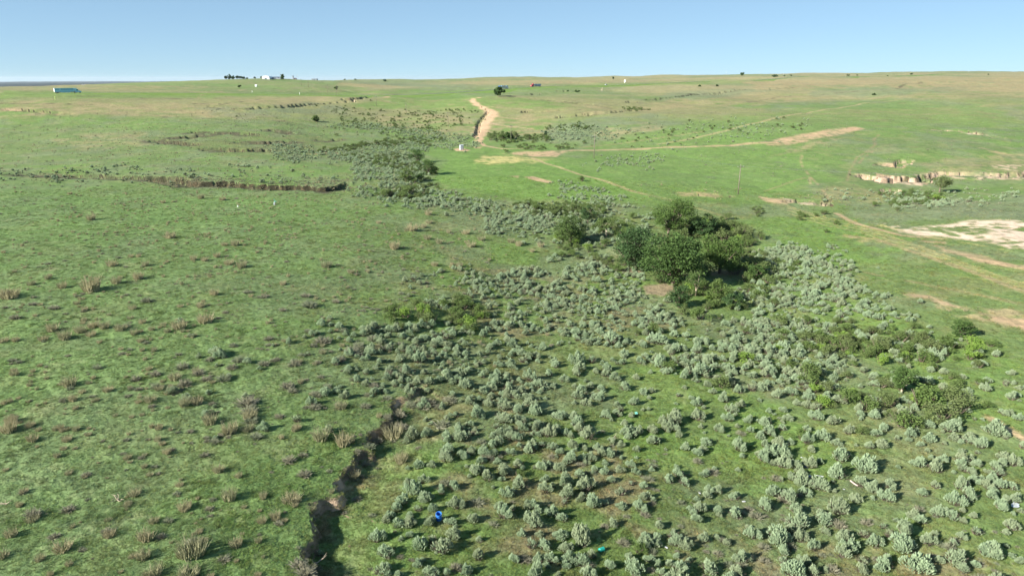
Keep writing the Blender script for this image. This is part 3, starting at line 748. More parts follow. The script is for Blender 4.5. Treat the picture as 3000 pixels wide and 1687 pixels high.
class MB:
    """collects boxes, tubes and prisms into one mesh"""
    def __init__(s):
        s.v = []; s.f = []
    def add(s, vs, fs):
        b = len(s.v)
        s.v += [tuple(map(float, p)) for p in vs]; s.f += [[b + i for i in f] for f in fs]
    def box(s, x0, x1, y0, y1, z0, z1, bev=0.0):
        if bev <= 0:
            vs = [(x, y, z) for z in (z0, z1) for y in (y0, y1) for x in (x0, x1)]
            s.add(vs, [[0, 2, 3, 1], [4, 5, 7, 6], [0, 1, 5, 4], [2, 6, 7, 3], [0, 4, 6, 2], [1, 3, 7, 5]])
        else:
            b = bev
            pr = [(x0 + b, z0), (x1 - b, z0), (x1, z0 + b), (x1, z1 - b), (x1 - b, z1), (x0 + b, z1), (x0, z1 - b), (x0, z0 + b)]
            s.prism_y(pr, y0, y1)
    def prism_y(s, prof, y0, y1):
        n = len(prof)
        vs = [(x, y0, z) for x, z in prof] + [(x, y1, z) for x, z in prof]
        fs = [list(range(n)), list(range(2 * n - 1, n - 1, -1))]
        fs += [[i, i + n, (i + 1) % n + n, (i + 1) % n] for i in range(n)]
        s.add(vs, fs)
    def tube(s, a, b, r0, r1=None, n=6, cap=True):
        a = Vector(a); b = Vector(b); r1 = r0 if r1 is None else r1
        d = (b - a)
        q = d.to_track_quat('Z', 'Y')
        vs = []
        for c, r in ((a, r0), (b, r1)):
            for k in range(n):
                t = 2 * math.pi * k / n
                vs.append(c + q @ Vector((r * math.cos(t), r * math.sin(t), 0)))
        fs = [[k, (k + 1) % n, (k + 1) % n + n, k + n] for k in range(n)]
        if cap:
            fs += [list(range(n - 1, -1, -1)), list(range(n, 2 * n))]
        s.add(vs, fs)
    def mesh(s, name, m, smooth=False):
        return new_mesh(name, s.v, s.f, m, smooth=smooth)
    def part(s, name, m, parent=None, smooth=False, **p):
        return link(name, s.mesh(name, m, smooth), parent, **p)


def thing(name, label, cat, loc, rz=0.0, group=None, s=1.0):
    o = bpy.data.objects.new(name, None)
    COL.objects.link(o)
    o.location = loc; o.rotation_euler = (0, 0, rz); o.scale = (s, s, s)
    o.empty_display_size = .3
    o['label'] = label; o['category'] = cat
    if group:
        o['group'] = group
    return o


def on(u, v, dz=0.0):
    """the ground point seen at (u, v) in the survey picture, set on the finished sheet"""
    p = G0.hit(u, v)
    return Vector((p[0], p[1], float(G.z(p[0], p[1])[0]) + dz))


def depth_of(p):
    return float(project(p[0], p[1], p[2])[2])


# ------------------------------------------------------------------ the ground sheet
verts = np.stack([GX, GY, gz], 2).reshape(-1, 3)
i = np.arange(NR - 1)[:, None] * NT; j = np.arange(NT - 1)[None]
q = np.stack([i + j, i + NT + j, i + NT + j + 1, i + j + 1], 2).reshape(-1, 4)[:, ::-1]
i2 = np.arange(NR - 1) * NT
wrap = np.stack([i2 + NT - 1, i2 + NT + NT - 1, i2 + NT, i2], 1)[:, ::-1]
# normals must point up
def up_first(qq):
    a, b, c = verts[qq[0, 0]], verts[qq[0, 1]], verts[qq[0, 2]]
    return qq if np.cross(b - a, c - a)[2] > 0 else qq[:, ::-1]
q = up_first(q); wrap = up_first(wrap)
centre = len(verts)
verts = np.concatenate([verts, [[0, 0, float(gz[0].mean())]]])
quads = np.concatenate([q, wrap])
me = new_mesh('ground', verts, quads, ground_material(), smooth=True, colors=np.concatenate([np.concatenate([CC, np.broadcast_to(PALEBANK[..., None], CC.shape[:2] + (1,))], 2).reshape(-1, 4), [[*c_grass, 0]]]))
ground = link('ground', me, kind='structure', label='rolling green prairie cut by small eroded gullies')


# ------------------------------------------------------------------ plant meshes
def spindle_cloud(bases, dirs, lens, wid, tip=.35, seed=0, rings=(0, .45, 1), sides=3, prof=(.35, 1.0, .15)):
    """many little upright plumes in one mesh -> verts, tris"""
    r = np.random.default_rng(seed)
    n = len(bases)
    d = dirs / np.linalg.norm(dirs, axis=1, keepdims=True)
    a = np.cross(d, np.array([0.31, .85, .2])); a /= np.linalg.norm(a, axis=1, keepdims=True)
    b = np.cross(d, a)
    V_ = []
    ph = r.random(n) * 6.28
    for k, f in enumerate(rings):
        for s in range(sides):
            an = ph + 2 * math.pi * s / sides
            rad = (wid * prof[k])[:, None]
            V_.append(bases + d * (lens * f)[:, None] + (a * np.cos(an)[:, None] + b * np.sin(an)[:, None]) * rad)
    V_ = np.stack(V_, 1)        # n, rings*sides, 3
    F_ = []
    for k in range(len(rings) - 1):
        for s in range(sides):
            p = k * sides + s; q_ = k * sides + (s + 1) % sides
            F_.append([p, q_, q_ + sides, p + sides])
    F_ = np.array(F_)
    per = V_.shape[1]
    FF = (F_[None] + (np.arange(n) * per)[:, None, None]).reshape(-1, 4)
    return V_.reshape(-1, 3), FF


def sage_meshes(seed, dead=0.0, big=False):
    """rounded silvery bush of finger-like upright sprays; unit width about 1 m, height .7"""
    r = np.random.default_rng(seed)
    lobes = r.integers(9, 13) if big else r.integers(3, 7)
    B, D, L, W_ = [], [], [], []
    for k in range(lobes):
        an = r.random() * 6.28; rd = (.38 if big else .30) * math.sqrt(r.random()) if k else 0
        cx, cy = rd * math.cos(an), rd * math.sin(an)
        R0 = r.uniform(.15, .26) if big else r.uniform(.26, .40); Hh = r.uniform(.58, .88) * (1 - rd * .7)
        nn = int((90 if big else 72) * R0 / .28 * (1 - dead))
        for q_ in range(nn):
            a2 = r.random() * 6.28; t = math.sqrt(r.random())
            x, y = cx + R0 * t * math.cos(a2), cy + R0 * t * math.sin(a2)
            top = Hh * (1 - .55 * t * t) * r.uniform(.85, 1.1)
            ln = r.uniform(.14, .26)
            out = np.array([(x - cx) * 1.3 + x * .4, (y - cy) * 1.3 + y * .4, 1.0 - .35 * t])
            out /= np.linalg.norm(out)
            tip = np.array([x, y, top])
            if big: ln *= .62
            B.append(tip - out * ln); D.append(out); L.append(ln); W_.append(r.uniform(.013, .023) if big else r.uniform(.017, .030))
    B, D, L, W_ = map(np.array, (B, D, L, W_))
    B[:, 2] = np.maximum(B[:, 2], .03)
    v, f = spindle_cloud(B, D, L, W_, seed=seed, rings=(0, .6, 1), prof=(.55, 1, .35))
    # woody crown underneath
    nb = int(26 + 60 * dead)
    a2 = r.random(nb) * 6.28
    e = np.stack([np.cos(a2) * r.uniform(.15, .5, nb), np.sin(a2) * r.uniform(.15, .5, nb), r.uniform(.15, .5 + .3 * dead, nb)], 1)
    v2, f2 = spindle_cloud(np.stack([np.cos(a2) * .05, np.sin(a2) * .05, np.full(nb, -.05)], 1), e, np.linalg.norm(e, axis=1), np.full(nb, .016), seed=seed + 1, prof=(1.2, .8, .3))
    return (v, f), (v2, f2)


def grass_clump(seed, n=110, h=.8, spread=.35, wid=.014, lean=.5):
    r = np.random.default_rng(seed)
    a = r.random(n) * 6.28; t = np.sqrt(r.random(n))
    bx, by = spread * .55 * t * np.cos(a), spread * .55 * t * np.sin(a)
    B = np.stack([bx, by, np.full(n, -.03)], 1)
    a2 = a + r.normal(0, .7, n)
    D = np.stack([np.cos(a2) * lean * r.random(n), np.sin(a2) * lean * r.random(n), np.ones(n)], 1)
    L = h * r.uniform(.55, 1.05, n)
    return spindle_cloud(B, D, L, np.full(n, wid), seed=seed, prof=(1.0, .9, .2))


def twig_ball(seed, n=90):
    r = np.random.default_rng(seed)
    a = r.random(n) * 6.28; el = r.uniform(.15, 1.4, n)
    D = np.stack([np.cos(a) * np.cos(el), np.sin(a) * np.cos(el), np.sin(el)], 1)
    B = np.stack([np.cos(a) * .12 * r.random(n), np.sin(a) * .12 * r.random(n), np.zeros(n)], 1)
    return spindle_cloud(B, D, r.uniform(.3, .55, n), np.full(n, .016), seed=seed, prof=(1.0, 1.0, .4))


def leaf_quads(C_, size, r, flat=.3):
    """small rhombic leaf sprays at centres C_"""
    n = len(C_)
    d1 = r.normal(size=(n, 3)); d1[:, 2] *= flat + .4; d1 /= np.linalg.norm(d1, axis=1, keepdims=True)
    d2 = r.normal(size=(n, 3)); d2 -= (d1 * d2).sum(1, keepdims=True) * d1; d2 /= np.linalg.norm(d2, axis=1, keepdims=True)
    s = (size * r.uniform(.6, 1.3, n))[:, None]
    V_ = np.stack([C_ - d1 * s, C_ - d2 * s * .55, C_ + d1 * s, C_ + d2 * s * .55], 1).reshape(-1, 3)
    F_ = np.arange(n * 4).reshape(-1, 4)
    return V_, F_


def shrub_meshes(seed, n=900, leaf=.038, w_=1.0, h_=.75):
    """leafy thicket bush, unit width"""
    r = np.random.default_rng(seed)
    k = r.integers(5, 9)
    cen = np.stack([r.normal(0, .2, k), r.normal(0, .2, k), r.uniform(.25, .55, k)], 1)
    pick = r.integers(0, k, n)
    dd = r.normal(size=(n, 3)); dd /= np.linalg.norm(dd, axis=1, keepdims=True)
    rad = .22 * r.random(n) ** .4
    P = cen[pick] + dd * rad[:, None] * np.array([1, 1, .9])
    P[:, 2] = np.maximum(P[:, 2], .03) * h_ / .75
    P[:, :2] *= w_
    V_, F_ = leaf_quads(P, leaf, r)
    nb = 10
    a2 = r.random(nb) * 6.28
    e = np.stack([np.cos(a2) * .28, np.sin(a2) * .28, r.uniform(.35, .6, nb)], 1)
    v2, f2 = spindle_cloud(np.stack([np.cos(a2) * .04, np.sin(a2) * .04, np.full(nb, -.05)], 1), e, np.linalg.norm(e, axis=1), np.full(nb, .018), seed=seed + 1, prof=(1.2, .8, .3))
    return (V_, F_), (v2, f2)


SAGE = []
for k in range(10):
    (a, b), (c, d) = sage_meshes(100 + k, (0, 0, .35, 0, .15, .55, 0, .1, .75, 0)[k])
    SAGE.append((new_mesh('sage_foliage', a, b, M_sage), new_mesh('sage_stem', c, d, M_sage_twig)))
for k in range(4):
    (a, b), (c, d) = sage_meshes(150 + k, (0, .1, .3, 0)[k], True)
    SAGE.append((new_mesh('sage_foliage', a, b, M_sage), new_mesh('sage_stem', c, d, M_sage_twig)))
GREY = []
for k in range(4):
    v_, f_ = twig_ball(200 + k)
    v2, f2 = twig_ball(220 + k, 60)
    GREY.append(new_mesh('grey_twig_mesh', np.concatenate([v_, v2 * [1.1, 1.1, .8] + [.15, .1, 0]]), np.concatenate([f_, f2 + len(v_)]), M_grey))
TAN = []
for k in range(5):
    v_, f_ = grass_clump(240 + k, 130, 1.0, .62, .015, .5)
    TAN.append(new_mesh('bunchgrass_mesh', v_, f_, M_tan))
SHRUB = []
for k in range(5):
    (a, b), (c, d) = shrub_meshes(260 + k)
    SHRUB.append((new_mesh('shrub_foliage', a, b, M_green), new_mesh('shrub_stem', c, d, M_bark), new_mesh('bright_foliage', a, b, M_bright)))


# ------------------------------------------------------------------ where plants stand
def wmask(u, v, P, soft):
    return mask_poly(P, soft, u=np.asarray(u, float), v=np.asarray(v, float))


S_ZONES = [
 (.13, 30, [(2080, 950), (2300, 900), (2560, 950), (2800, 980), (2960, 1060), (3050, 1120), (3050, 1360), (2500, 1330), (2200, 1180)]),
  # sage cover (plants per square metre), by outlines walked on the ground
 (.10, 30, [(1030, 1720), (1060, 1560), (1150, 1400), (1200, 1300), (1240, 1180), (1500, 1050), (1750, 1050), (1900, 1180), (2100, 1160), (2350, 1180), (2600, 1300), (3050, 1340), (3050, 1720)]),
 (.20, 30, [(1250, 1180), (1480, 1090), (1640, 1120), (1700, 1250), (1780, 1330), (1500, 1400), (1230, 1340)]),
 (.10, 30, [(1050, 1560), (1200, 1330), (1500, 1330), (1800, 1450), (2350, 1530), (2800, 1560), (2960, 1640), (2960, 1720), (1030, 1720)]),
 (.17, 30, [(2500, 1250), (3050, 1270), (3050, 1500), (2620, 1480), (2500, 1380)]),
 (.42, 26, [(1430, 880), (1800, 850), (1960, 900), (2060, 950), (2400, 880), (2500, 930), (2650, 1020), (2500, 1080), (2350, 1150), (2180, 1160), (2050, 1110), (1900, 1100), (1780, 1040), (1600, 1000), (1460, 960)]),
 (.55, 22, [(2180, 850), (2420, 830), (2620, 890), (2620, 960), (2440, 980), (2200, 930)]),
 (.35, 26, [(1230, 810), (1500, 800), (1850, 870), (1900, 940), (1560, 960), (1400, 930), (1280, 900)]),
 (.30, 24, [(1560, 790), (1800, 760), (1900, 860), (1700, 880)]),
 (.26, 30, [(1000, 960), (1180, 940), (1450, 980), (1560, 1050), (1330, 1150), (1150, 1180), (1010, 1080), (920, 1000)]),
 (.30, 18, [(1370, 600), (1500, 590), (1700, 610), (1930, 690), (1880, 740), (1750, 730), (1640, 720), (1500, 680), (1420, 650)]),
 (.45, 18, [(1400, 610), (1560, 600), (1780, 650), (1830, 730), (1640, 700), (1480, 665)]),
 (.22, 14, [(1240, 570), (1460, 590), (1700, 600), (1960, 640), (1900, 660), (1600, 620), (1400, 640), (1280, 600)]),
 (.12, 16, [(1600, 540), (1780, 550), (1900, 600), (1960, 640), (1840, 640), (1640, 600)]),
 (.05, 12, [(1740, 462), (1900, 460), (1960, 480), (1880, 500), (1740, 490)]),
 (.38, 12, [(2240, 720), (2440, 730), (2560, 790), (2470, 850), (2260, 840), (2180, 760)]),
 (.45, 14, [(2330, 725), (2480, 760), (2500, 800), (2380, 800)]),
 (.035, 12, [(2420, 560), (2800, 540), (3050, 560), (3050, 590), (2800, 600), (2480, 610)]),
 (.30, 8, [(2590, 580), (2780, 570), (2800, 600), (2640, 608)]),
 (.22, 10, [(1220, 418), (1360, 416), (1400, 412), (1350, 432), (1180, 432), (1090, 430), (1110, 415)]),
 (.26, 10, [(780, 430), (1000, 440), (1150, 425), (1250, 430), (1250, 450), (1100, 460), (1000, 460), (860, 468), (780, 450)]),
 (.45, 12, [(1000, 468), (1200, 450), (1240, 520), (1200, 560), (1100, 540), (1020, 500)]),
 (.25, 12, [(1030, 560), (1180, 550), (1300, 570), (1300, 600), (1180, 600), (1050, 590)]),
 (.09, 10, [(1600, 385), (1700, 370), (1820, 362), (1860, 385), (1780, 408), (1620, 412)]),
 (.22, 10, [(950, 350), (1080, 365), (1200, 380), (1360, 395), (1360, 410), (1200, 410), (1050, 385), (960, 370)]),
 (.06, 20, [(0, 500), (400, 495), (800, 520), (1000, 520), (1000, 545), (500, 525), (0, 520)]),
 (.08, 8, [(0, 505), (200, 510), (500, 515), (640, 520), (620, 527), (300, 522), (0, 512)]),
 (.03, 30, [(900, 980), (500, 1000), (500, 1180), (700, 1300), (1000, 1250), (1150, 1050)]),
 (.05, 20, [(2850, 1000), (3050, 1080), (3050, 1300), (2850, 1200)]),
 (.02, 30, [(1850, 420), (2300, 400), (2300, 330), (2000, 360)]),
 (.03, 12, [(1850, 430), (1930, 415), (2250, 385), (2250, 400), (1980, 430)]),
]
def density(zones, u, v, cap=.6):
    out = np.zeros(np.shape(u))
    for dn, so, P in zones:
        out = np.maximum(out, dn * wmask(u, v, P, so * 2.2) ** 1.3)
    return np.minimum(out, cap)


KEEP_OFF = [[(1385, 418), (1400, 412), (1440, 320), (1380, 285), (1460, 320), (1420, 420)],
            [(1326, 430), (1376, 430), (1380, 446), (1326, 446)],
            [(1385, 452), (1690, 438), (1700, 462), (1540, 482), (1385, 480)],
            [(1880, 835), (1960, 825), (2000, 850), (1960, 872), (1880, 865)]]


def sample_ground(n, r0, r1, half=R(42), pw=1.0, seed=0):
    """random ground points; pw=1 spreads evenly over the area, larger values crowd the near part"""
    r = np.random.default_rng(seed)
    th = r.uniform(-half, half, n)
    x = r.random(n)
    rad = np.sqrt(r0 ** 2 + x ** pw * (r1 ** 2 - r0 ** 2)) if pw == 1.0 else r0 * (r1 / r0) ** x
    X = rad * np.sin(th); Y = rad * np.cos(th)
    if pw == 1.0:
        dA = half * (r1 ** 2 - r0 ** 2) / n * np.ones(n)
    else:
        dA = 2 * half * rad ** 2 * math.log(r1 / r0) / n
    Z = G.z(X, Y)
    u, v, dp = project(X, Y, Z)
    return X, Y, Z, u, v, dp, dA


def thin(X, Y, sz, order=None, k=.55):
    """drop plants that would stand inside one another"""
    cell = {}
    keep = np.zeros(len(X), bool)
    order = range(len(X)) if order is None else order
    g = 1.2
    for i_ in order:
        cx, cy = int(X[i_] // g), int(Y[i_] // g)
        ok = True
        for a in (-1, 0, 1):
            for b in (-1, 0, 1):
                for j_ in cell.get((cx + a, cy + b), ()):
                    if (X[i_] - X[j_]) ** 2 + (Y[i_] - Y[j_]) ** 2 < (k * .5 * (sz[i_] + sz[j_])) ** 2:
                        ok = False; break
                if not ok: break
            if not ok: break
        if ok:
            keep[i_] = True
            cell.setdefault((cx, cy), []).append(i_)
    return keep


def traced(ox, oy, sc, L):
    return [(ox + p[0] / sc, oy + p[1] / sc, p[2] / sc) for p in L]


# bushes one can point at: where the base stands and how wide it looks
SAGE_AT = []
SAGE_AT += traced(1500, 1300, 3.745, [(640, 205, 150), (405, 265, 110), (190, 90, 140), (440, 55, 130), (60, 260, 130), (360, 530, 150), (590, 455, 190), (740, 370, 120),
    (1030, 330, 120), (1190, 310, 110), (1300, 250, 110), (1370, 335, 110), (1095, 420, 110), (810, 510, 190), (760, 620, 110), (890, 680, 170), (1010, 670, 90),
    (1190, 560, 130), (1300, 450, 80), (1460, 610, 130), (1400, 720, 190), (1550, 630, 80), (1195, 700, 110), (1720, 420, 130), (2050, 740, 150), (2040, 850, 120),
    (240, 890, 230), (270, 740, 110), (440, 790, 150), (550, 840, 150), (530, 1030, 150), (765, 1090, 240), (1100, 900, 140), (110, 1010, 100), (210, 1140, 160), (360, 1150, 170),
    (30, 1290, 130), (300, 1290, 160), (620, 1290, 150), (760, 1320, 190), (870, 1240, 130), (1070, 1360, 120), (830, 1449, 190), (1350, 1400, 210), (1280, 1270, 120), (1500, 1290, 110),
    (1600, 1330, 100), (1730, 1340, 130), (1850, 1400, 210), (2150, 1400, 220), (2110, 1060, 130), (1770, 1040, 140), (1600, 920, 110), (1820, 1250, 90), (1590, 1120, 110), (1940, 1290, 80),
    (1010, 230, 90), (1900, 60, 110), (270, 1440, 200), (500, 1449, 80), (1650, 1449, 150)])
SAGE_AT += traced(800, 1150, 2.699, [(820, 1140, 140), (980, 910, 110), (1110, 790, 130), (1190, 700, 110), (1150, 580, 90), (1240, 840, 70), (1330, 800, 70), (1080, 1050, 100), (1240, 1040, 100),
    (1140, 930, 80), (1260, 930, 80), (1010, 1160, 60), (890, 1270, 140), (870, 1400, 150), (1160, 1230, 120), (1260, 1180, 100), (1150, 1370, 80), (1430, 1150, 110), (1400, 1040, 90), (1580, 1020, 100),
    (1620, 1310, 110), (1250, 1440, 130), (1380, 1440, 80), (1520, 1430, 110), (1430, 760, 90), (1370, 540, 110), (1600, 640, 110), (1690, 690, 100), (1830, 640, 120), (1830, 990, 130), (1790, 920, 90),
    (1460, 380, 90), (1510, 370, 110), (1370, 370, 100), (1380, 480, 110), (1620, 190, 120), (1820, 230, 130), (1830, 130, 110), (1470, 290, 80), (1560, 490, 70), (1560, 260, 60), (890, 1010, 80), (910, 1440, 60), (360, 1190, 80)])
SAGE_AT += traced(2050, 1240, 2.711, [(150, 60, 100), (395, 70, 60), (650, 50, 70), (840, 55, 70), (980, 130, 120), (850, 160, 110), (620, 180, 110), (310, 210, 140), (660, 260, 150), (500, 300, 110), (650, 350, 130),
    (765, 355, 110), (1110, 290, 130), (1180, 80, 90), (1350, 200, 80), (1310, 370, 180), (1740, 340, 140), (1870, 380, 130), (1090, 430, 150), (810, 490, 140), (940, 520, 140), (1290, 500, 130), (1240, 620, 110),
    (1380, 540, 110), (1510, 510, 130), (1480, 610, 130), (1540, 630, 130), (1860, 510, 90), (1770, 570, 100), (520, 680, 140), (280, 740, 120), (150, 710, 80), (150, 550, 80), (280, 600, 90), (1090, 710, 170),
    (2020, 640, 150), (2130, 590, 120), (2070, 520, 130), (2280, 510, 120), (2480, 620, 110), (2390, 680, 110), (2300, 590, 90), (1700, 750, 100), (1760, 790, 110), (1890, 740, 130), (2010, 760, 100), (2170, 750, 70),
    (820, 790, 110), (700, 800, 70), (620, 940, 210), (410, 900, 140), (790, 930, 120), (730, 860, 120), (60, 930, 110), (990, 870, 80), (1150, 930, 160), (1190, 1000, 150), (1300, 900, 90), (1600, 990, 220),
    (1620, 880, 160), (1500, 900, 90), (1810, 960, 130), (1870, 890, 60), (2070, 910, 80), (2190, 880, 90), (2320, 1040, 160), (1720, 1150, 220), (1450, 1150, 150), (2030, 1110, 160), (2090, 1180, 120), (1890, 1100, 90),
    (1130, 1060, 130), (1290, 1110, 110), (900, 1000, 120), (830, 1110, 120), (660, 1110, 90), (670, 1040, 90), (380, 1080, 100), (100, 1190, 160), (730, 1200, 190), (900, 1200, 120), (1280, 1180, 110), (1380, 970, 130),
    (2540, 1110, 70), (2470, 800, 60), (1450, 830, 70), (2350, 370, 90), (2480, 330, 110), (2080, 340, 90), (1980, 60, 150), (2330, 80, 170), (2230, 190, 110), (1560, 780, 60)])
SAGE_AT += traced(1150, 900, 3.22, [(1060, 960, 130), (1050, 1090, 150), (1350, 1010, 130), (1470, 1220, 140), (1640, 1210, 110), (1850, 1240, 140), (1850, 1160, 90), (620, 1190, 110), (510, 1250, 110), (670, 1270, 130),
    (750, 1130, 80), (980, 1140, 80), (540, 1010, 50), (770, 1040, 80), (850, 1050, 60), (1180, 1260, 110), (1300, 1370, 120), (1680, 1440, 140), (510, 1350, 130), (740, 1380, 100), (1490, 1340, 100), (1690, 1320, 110),
    (2240, 1210, 180), (2460, 1280, 130), (1905, 870, 90), (1740, 860, 110), (1290, 690, 130), (1390, 750, 130), (1740, 530, 170), (1880, 520, 90), (1760, 590, 110), (2100, 680, 100), (2190, 780, 110), (2270, 920, 110),
    (2300, 680, 70), (2350, 820, 80), (2070, 340, 150), (2490, 340, 180), (2520, 560, 140), (2330, 530, 90), (2010, 590, 100), (1480, 650, 90), (430, 350, 130), (240, 520, 130), (120, 620, 130), (500, 690, 100), (640, 640, 130),
    (350, 720, 100), (1740, 1130, 130), (1560, 1050, 130), (1200, 1130, 90)])
SAGE_AT += traced(1900, 880, 3.813, [(80, 460, 170), (120, 680, 150), (290, 700, 110), (310, 570, 150), (560, 560, 110), (700, 550, 90), (940, 570, 150), (990, 470, 130), (660, 700, 150), (600, 820, 180), (400, 870, 130),
    (520, 820, 110), (640, 860, 90), (950, 670, 130), (1120, 610, 140), (1340, 600, 130), (1250, 690, 130), (1130, 740, 120), (1300, 780, 170), (1520, 550, 150), (1690, 640, 100), (1620, 750, 90), (1880, 760, 100), (1990, 730, 100),
    (870, 930, 140), (760, 900, 110), (1000, 1030, 140), (1150, 1010, 110), (1270, 1000, 150), (1150, 860, 120), (1300, 850, 120), (840, 1130, 130), (920, 1250, 130), (1030, 1190, 110), (660, 960, 90), (1760, 1000, 90), (1780, 1110, 150),
    (1780, 1200, 140), (1350, 1250, 70), (1500, 1240, 90), (540, 1330, 160), (280, 1370, 190), (230, 1430, 150), (1120, 1360, 110), (1300, 1390, 150), (1560, 1340, 130), (1870, 1330, 150), (2060, 1380, 130), (780, 1430, 120), (1740, 1440, 90),
    (30, 1030, 80), (720, 1040, 90), (890, 790, 130), (750, 750, 90)])
TAN_AT = traced(0, 850, 3.22, [(410, 470, 80), (620, 460, 100), (860, 430, 80), (880, 350, 90), (985, 360, 80), (1140, 380, 90), (1270, 415, 70), (1330, 395, 40), (500, 385, 90), (760, 395, 90), (30, 490, 80), (150, 480, 60),
    (1250, 180, 60), (800, 195, 50), (1940, 300, 130), (1690, 360, 120), (1430, 380, 50), (1540, 330, 50), (1580, 395, 60), (660, 900, 110), (570, 890, 50), (1020, 950, 80), (775, 965, 60), (690, 1040, 70), (880, 835, 40),
    (1650, 840, 110), (1420, 1050, 100), (1850, 770, 70), (1860, 1070, 90), (1740, 1090, 90), (1985, 1255, 110), (90, 1330, 130), (110, 1210, 60), (110, 1250, 90), (525, 1320, 50), (570, 1310, 60), (630, 1320, 50), (720, 1320, 60), (310, 1420, 90),
    (285, 1290, 70), (630, 1420, 80), (835, 1370, 50), (1430, 1290, 40), (1500, 1310, 60), (2170, 1340, 130), (2360, 1210, 110), (2340, 1320, 100), (355, 1090, 30), (885, 1050, 50), (1240, 1200, 40), (1580, 1110, 40), (140, 800, 70), (1345, 310, 60), (1890, 165, 50), (1700, 160, 50), (1230, 270, 50), (790, 290, 50), (730, 130, 50), (370, 720, 40), (310, 770, 40), (1340, 1180, 40), (60, 60, 90), (1500, 940, 70)])
TAN_AT += traced(0, 1200, 2.976, [(490, 180, 50), (540, 190, 40), (580, 180, 40), (590, 270, 70), (660, 170, 60), (770, 230, 40), (60, 190, 110), (100, 80, 60), (290, 280, 70), (325, 325, 30), (1850, 125, 130), (2040, 210, 120), (1110, 430, 60), (1260, 400, 40), (1455, 380, 60),
    (1385, 170, 50), (1320, 160, 30), (960, 330, 30), (1910, 540, 80), (1260, 500, 50), (1310, 570, 50), (600, 560, 60), (170, 840, 50), (2000, 780, 110), (1610, 870, 100), (1170, 740, 100), (1110, 840, 60), (1340, 980, 80), (100, 1100, 90), (550, 1220, 130), (950, 1100, 90), (1270, 1130, 120), (1160, 1290, 60), (1250, 1290, 100), (1680, 1270, 200),
    (1590, 1280, 80), (600, 1350, 60), (30, 1280, 90), (350, 1310, 70), (1340, 1440, 130), (1050, 1410, 40), (2060, 1180, 100), (280, 970, 90), (660, 340, 30), (500, 410, 50), (50, 530, 40), (1640, 1449, 150), (440, 1440, 50), (210, 720, 60), (740, 590, 40)])
TAN_AT += traced(0, 480, 2.342, [(1170, 510, 60), (1330, 660, 40), (1405, 665, 40), (1490, 640, 40), (1570, 690, 60), (1660, 710, 60), (1540, 560, 40), (1615, 560, 50), (950, 640, 30), (770, 700, 60), (1000, 700, 40), (900, 640, 30), (630, 870, 110), (430, 850, 50), (215, 830, 50), (330, 790, 40), (1940, 830, 40), (900, 1000, 50), (1420, 1090, 130),
    (1220, 1130, 110), (1380, 980, 50), (1230, 980, 50), (950, 790, 60), (630, 385, 50), (1120, 270, 30), (480, 210, 30), (2490, 390, 30), (70, 920, 110), (580, 1010, 40), (2240, 710, 60), (1470, 900, 50), (800, 820, 60), (1380, 240, 40), (1530, 250, 40), (2410, 750, 40)])
TAN_AT += traced(1100, 400, 3.22, [(505, 820, 60), (350, 890, 90), (300, 890, 50), (600, 1010, 60), (850, 920, 70), (900, 1040, 80), (1280, 1000, 60), (1350, 1030, 60), (490, 970, 60), (690, 910, 40), (500, 740, 60), (380, 1080, 20), (180, 1060, 90), (1560, 1040, 50), (30, 820, 40), (450, 860, 60), (1000, 980, 60), (790, 1230, 60), (560, 1220, 60), (1480, 1090, 40)])
TAN_AT += traced(800, 1150, 2.699, [(1010, 500, 90), (950, 300, 120), (560, 410, 110), (380, 370, 110), (190, 290, 60), (540, 120, 80), (140, 860, 120), (20, 980, 70), (170, 900, 50), (360, 990, 40), (640, 610, 70)])
GREY_AT = traced(0, 850, 3.22, [(1460, 800, 110), (1280, 850, 100), (1480, 920, 100), (1750, 900, 130), (1870, 800, 120), (1950, 850, 100), (2120, 850, 130), (1720, 740, 140), (1980, 660, 90), (2110, 635, 60), (2030, 600, 70), (2330, 1090, 200), (2370, 1150, 150), (1400, 1040, 60), (910, 740, 90), (1680, 970, 70),
    (2190, 740, 100), (2250, 670, 120), (2480, 710, 110), (2410, 1390, 130), (2020, 1440, 100), (110, 670, 80), (1380, 110, 110), (2330, 30, 90), (2490, 75, 80), (1220, 565, 60), (300, 140, 80), (500, 180, 100), (140, 270, 100), (2530, 470, 90), (2200, 530, 80), (1230, 940, 60), (1190, 350, 90), (640, 625, 60), (2000, 1080, 70), (1690, 610, 60)])
GREY_AT += traced(600, 850, 3.623, [(450, 1180, 190), (400, 1230, 120), (950, 800, 140), (760, 740, 80), (1030, 700, 90), (1430, 760, 120), (1400, 790, 60), (870, 1040, 150), (920, 1080, 110), (1300, 1030, 110), (1580, 960, 100), (1440, 1250, 120), (1160, 1260, 130), (1700, 1250, 110), (800, 1350, 110), (560, 1300, 170), (500, 1400, 160),
    (2130, 870, 150), (2260, 760, 130), (1960, 880, 90), (1240, 560, 180), (1150, 600, 90), (1550, 660, 160), (1620, 700, 130), (680, 540, 100), (1780, 530, 130), (1630, 600, 140), (2070, 580, 80), (1920, 640, 130), (1090, 440, 80), (1470, 440, 100), (1180, 1120, 130), (1720, 1120, 80), (1920, 1150, 110), (1790, 1030, 110), (1080, 950, 60),
    (1200, 780, 80), (2180, 1180, 130), (620, 810, 100), (300, 840, 110), (360, 740, 120), (200, 950, 150), (40, 960, 90), (60, 1220, 110), (1390, 130, 90), (460, 30, 90), (620, 80, 90), (1060, 70, 110), (2490, 560, 120), (1100, 180, 160), (820, 220, 80), (2400, 1180, 140), (2300, 1140, 120), (2480, 1220, 130)])
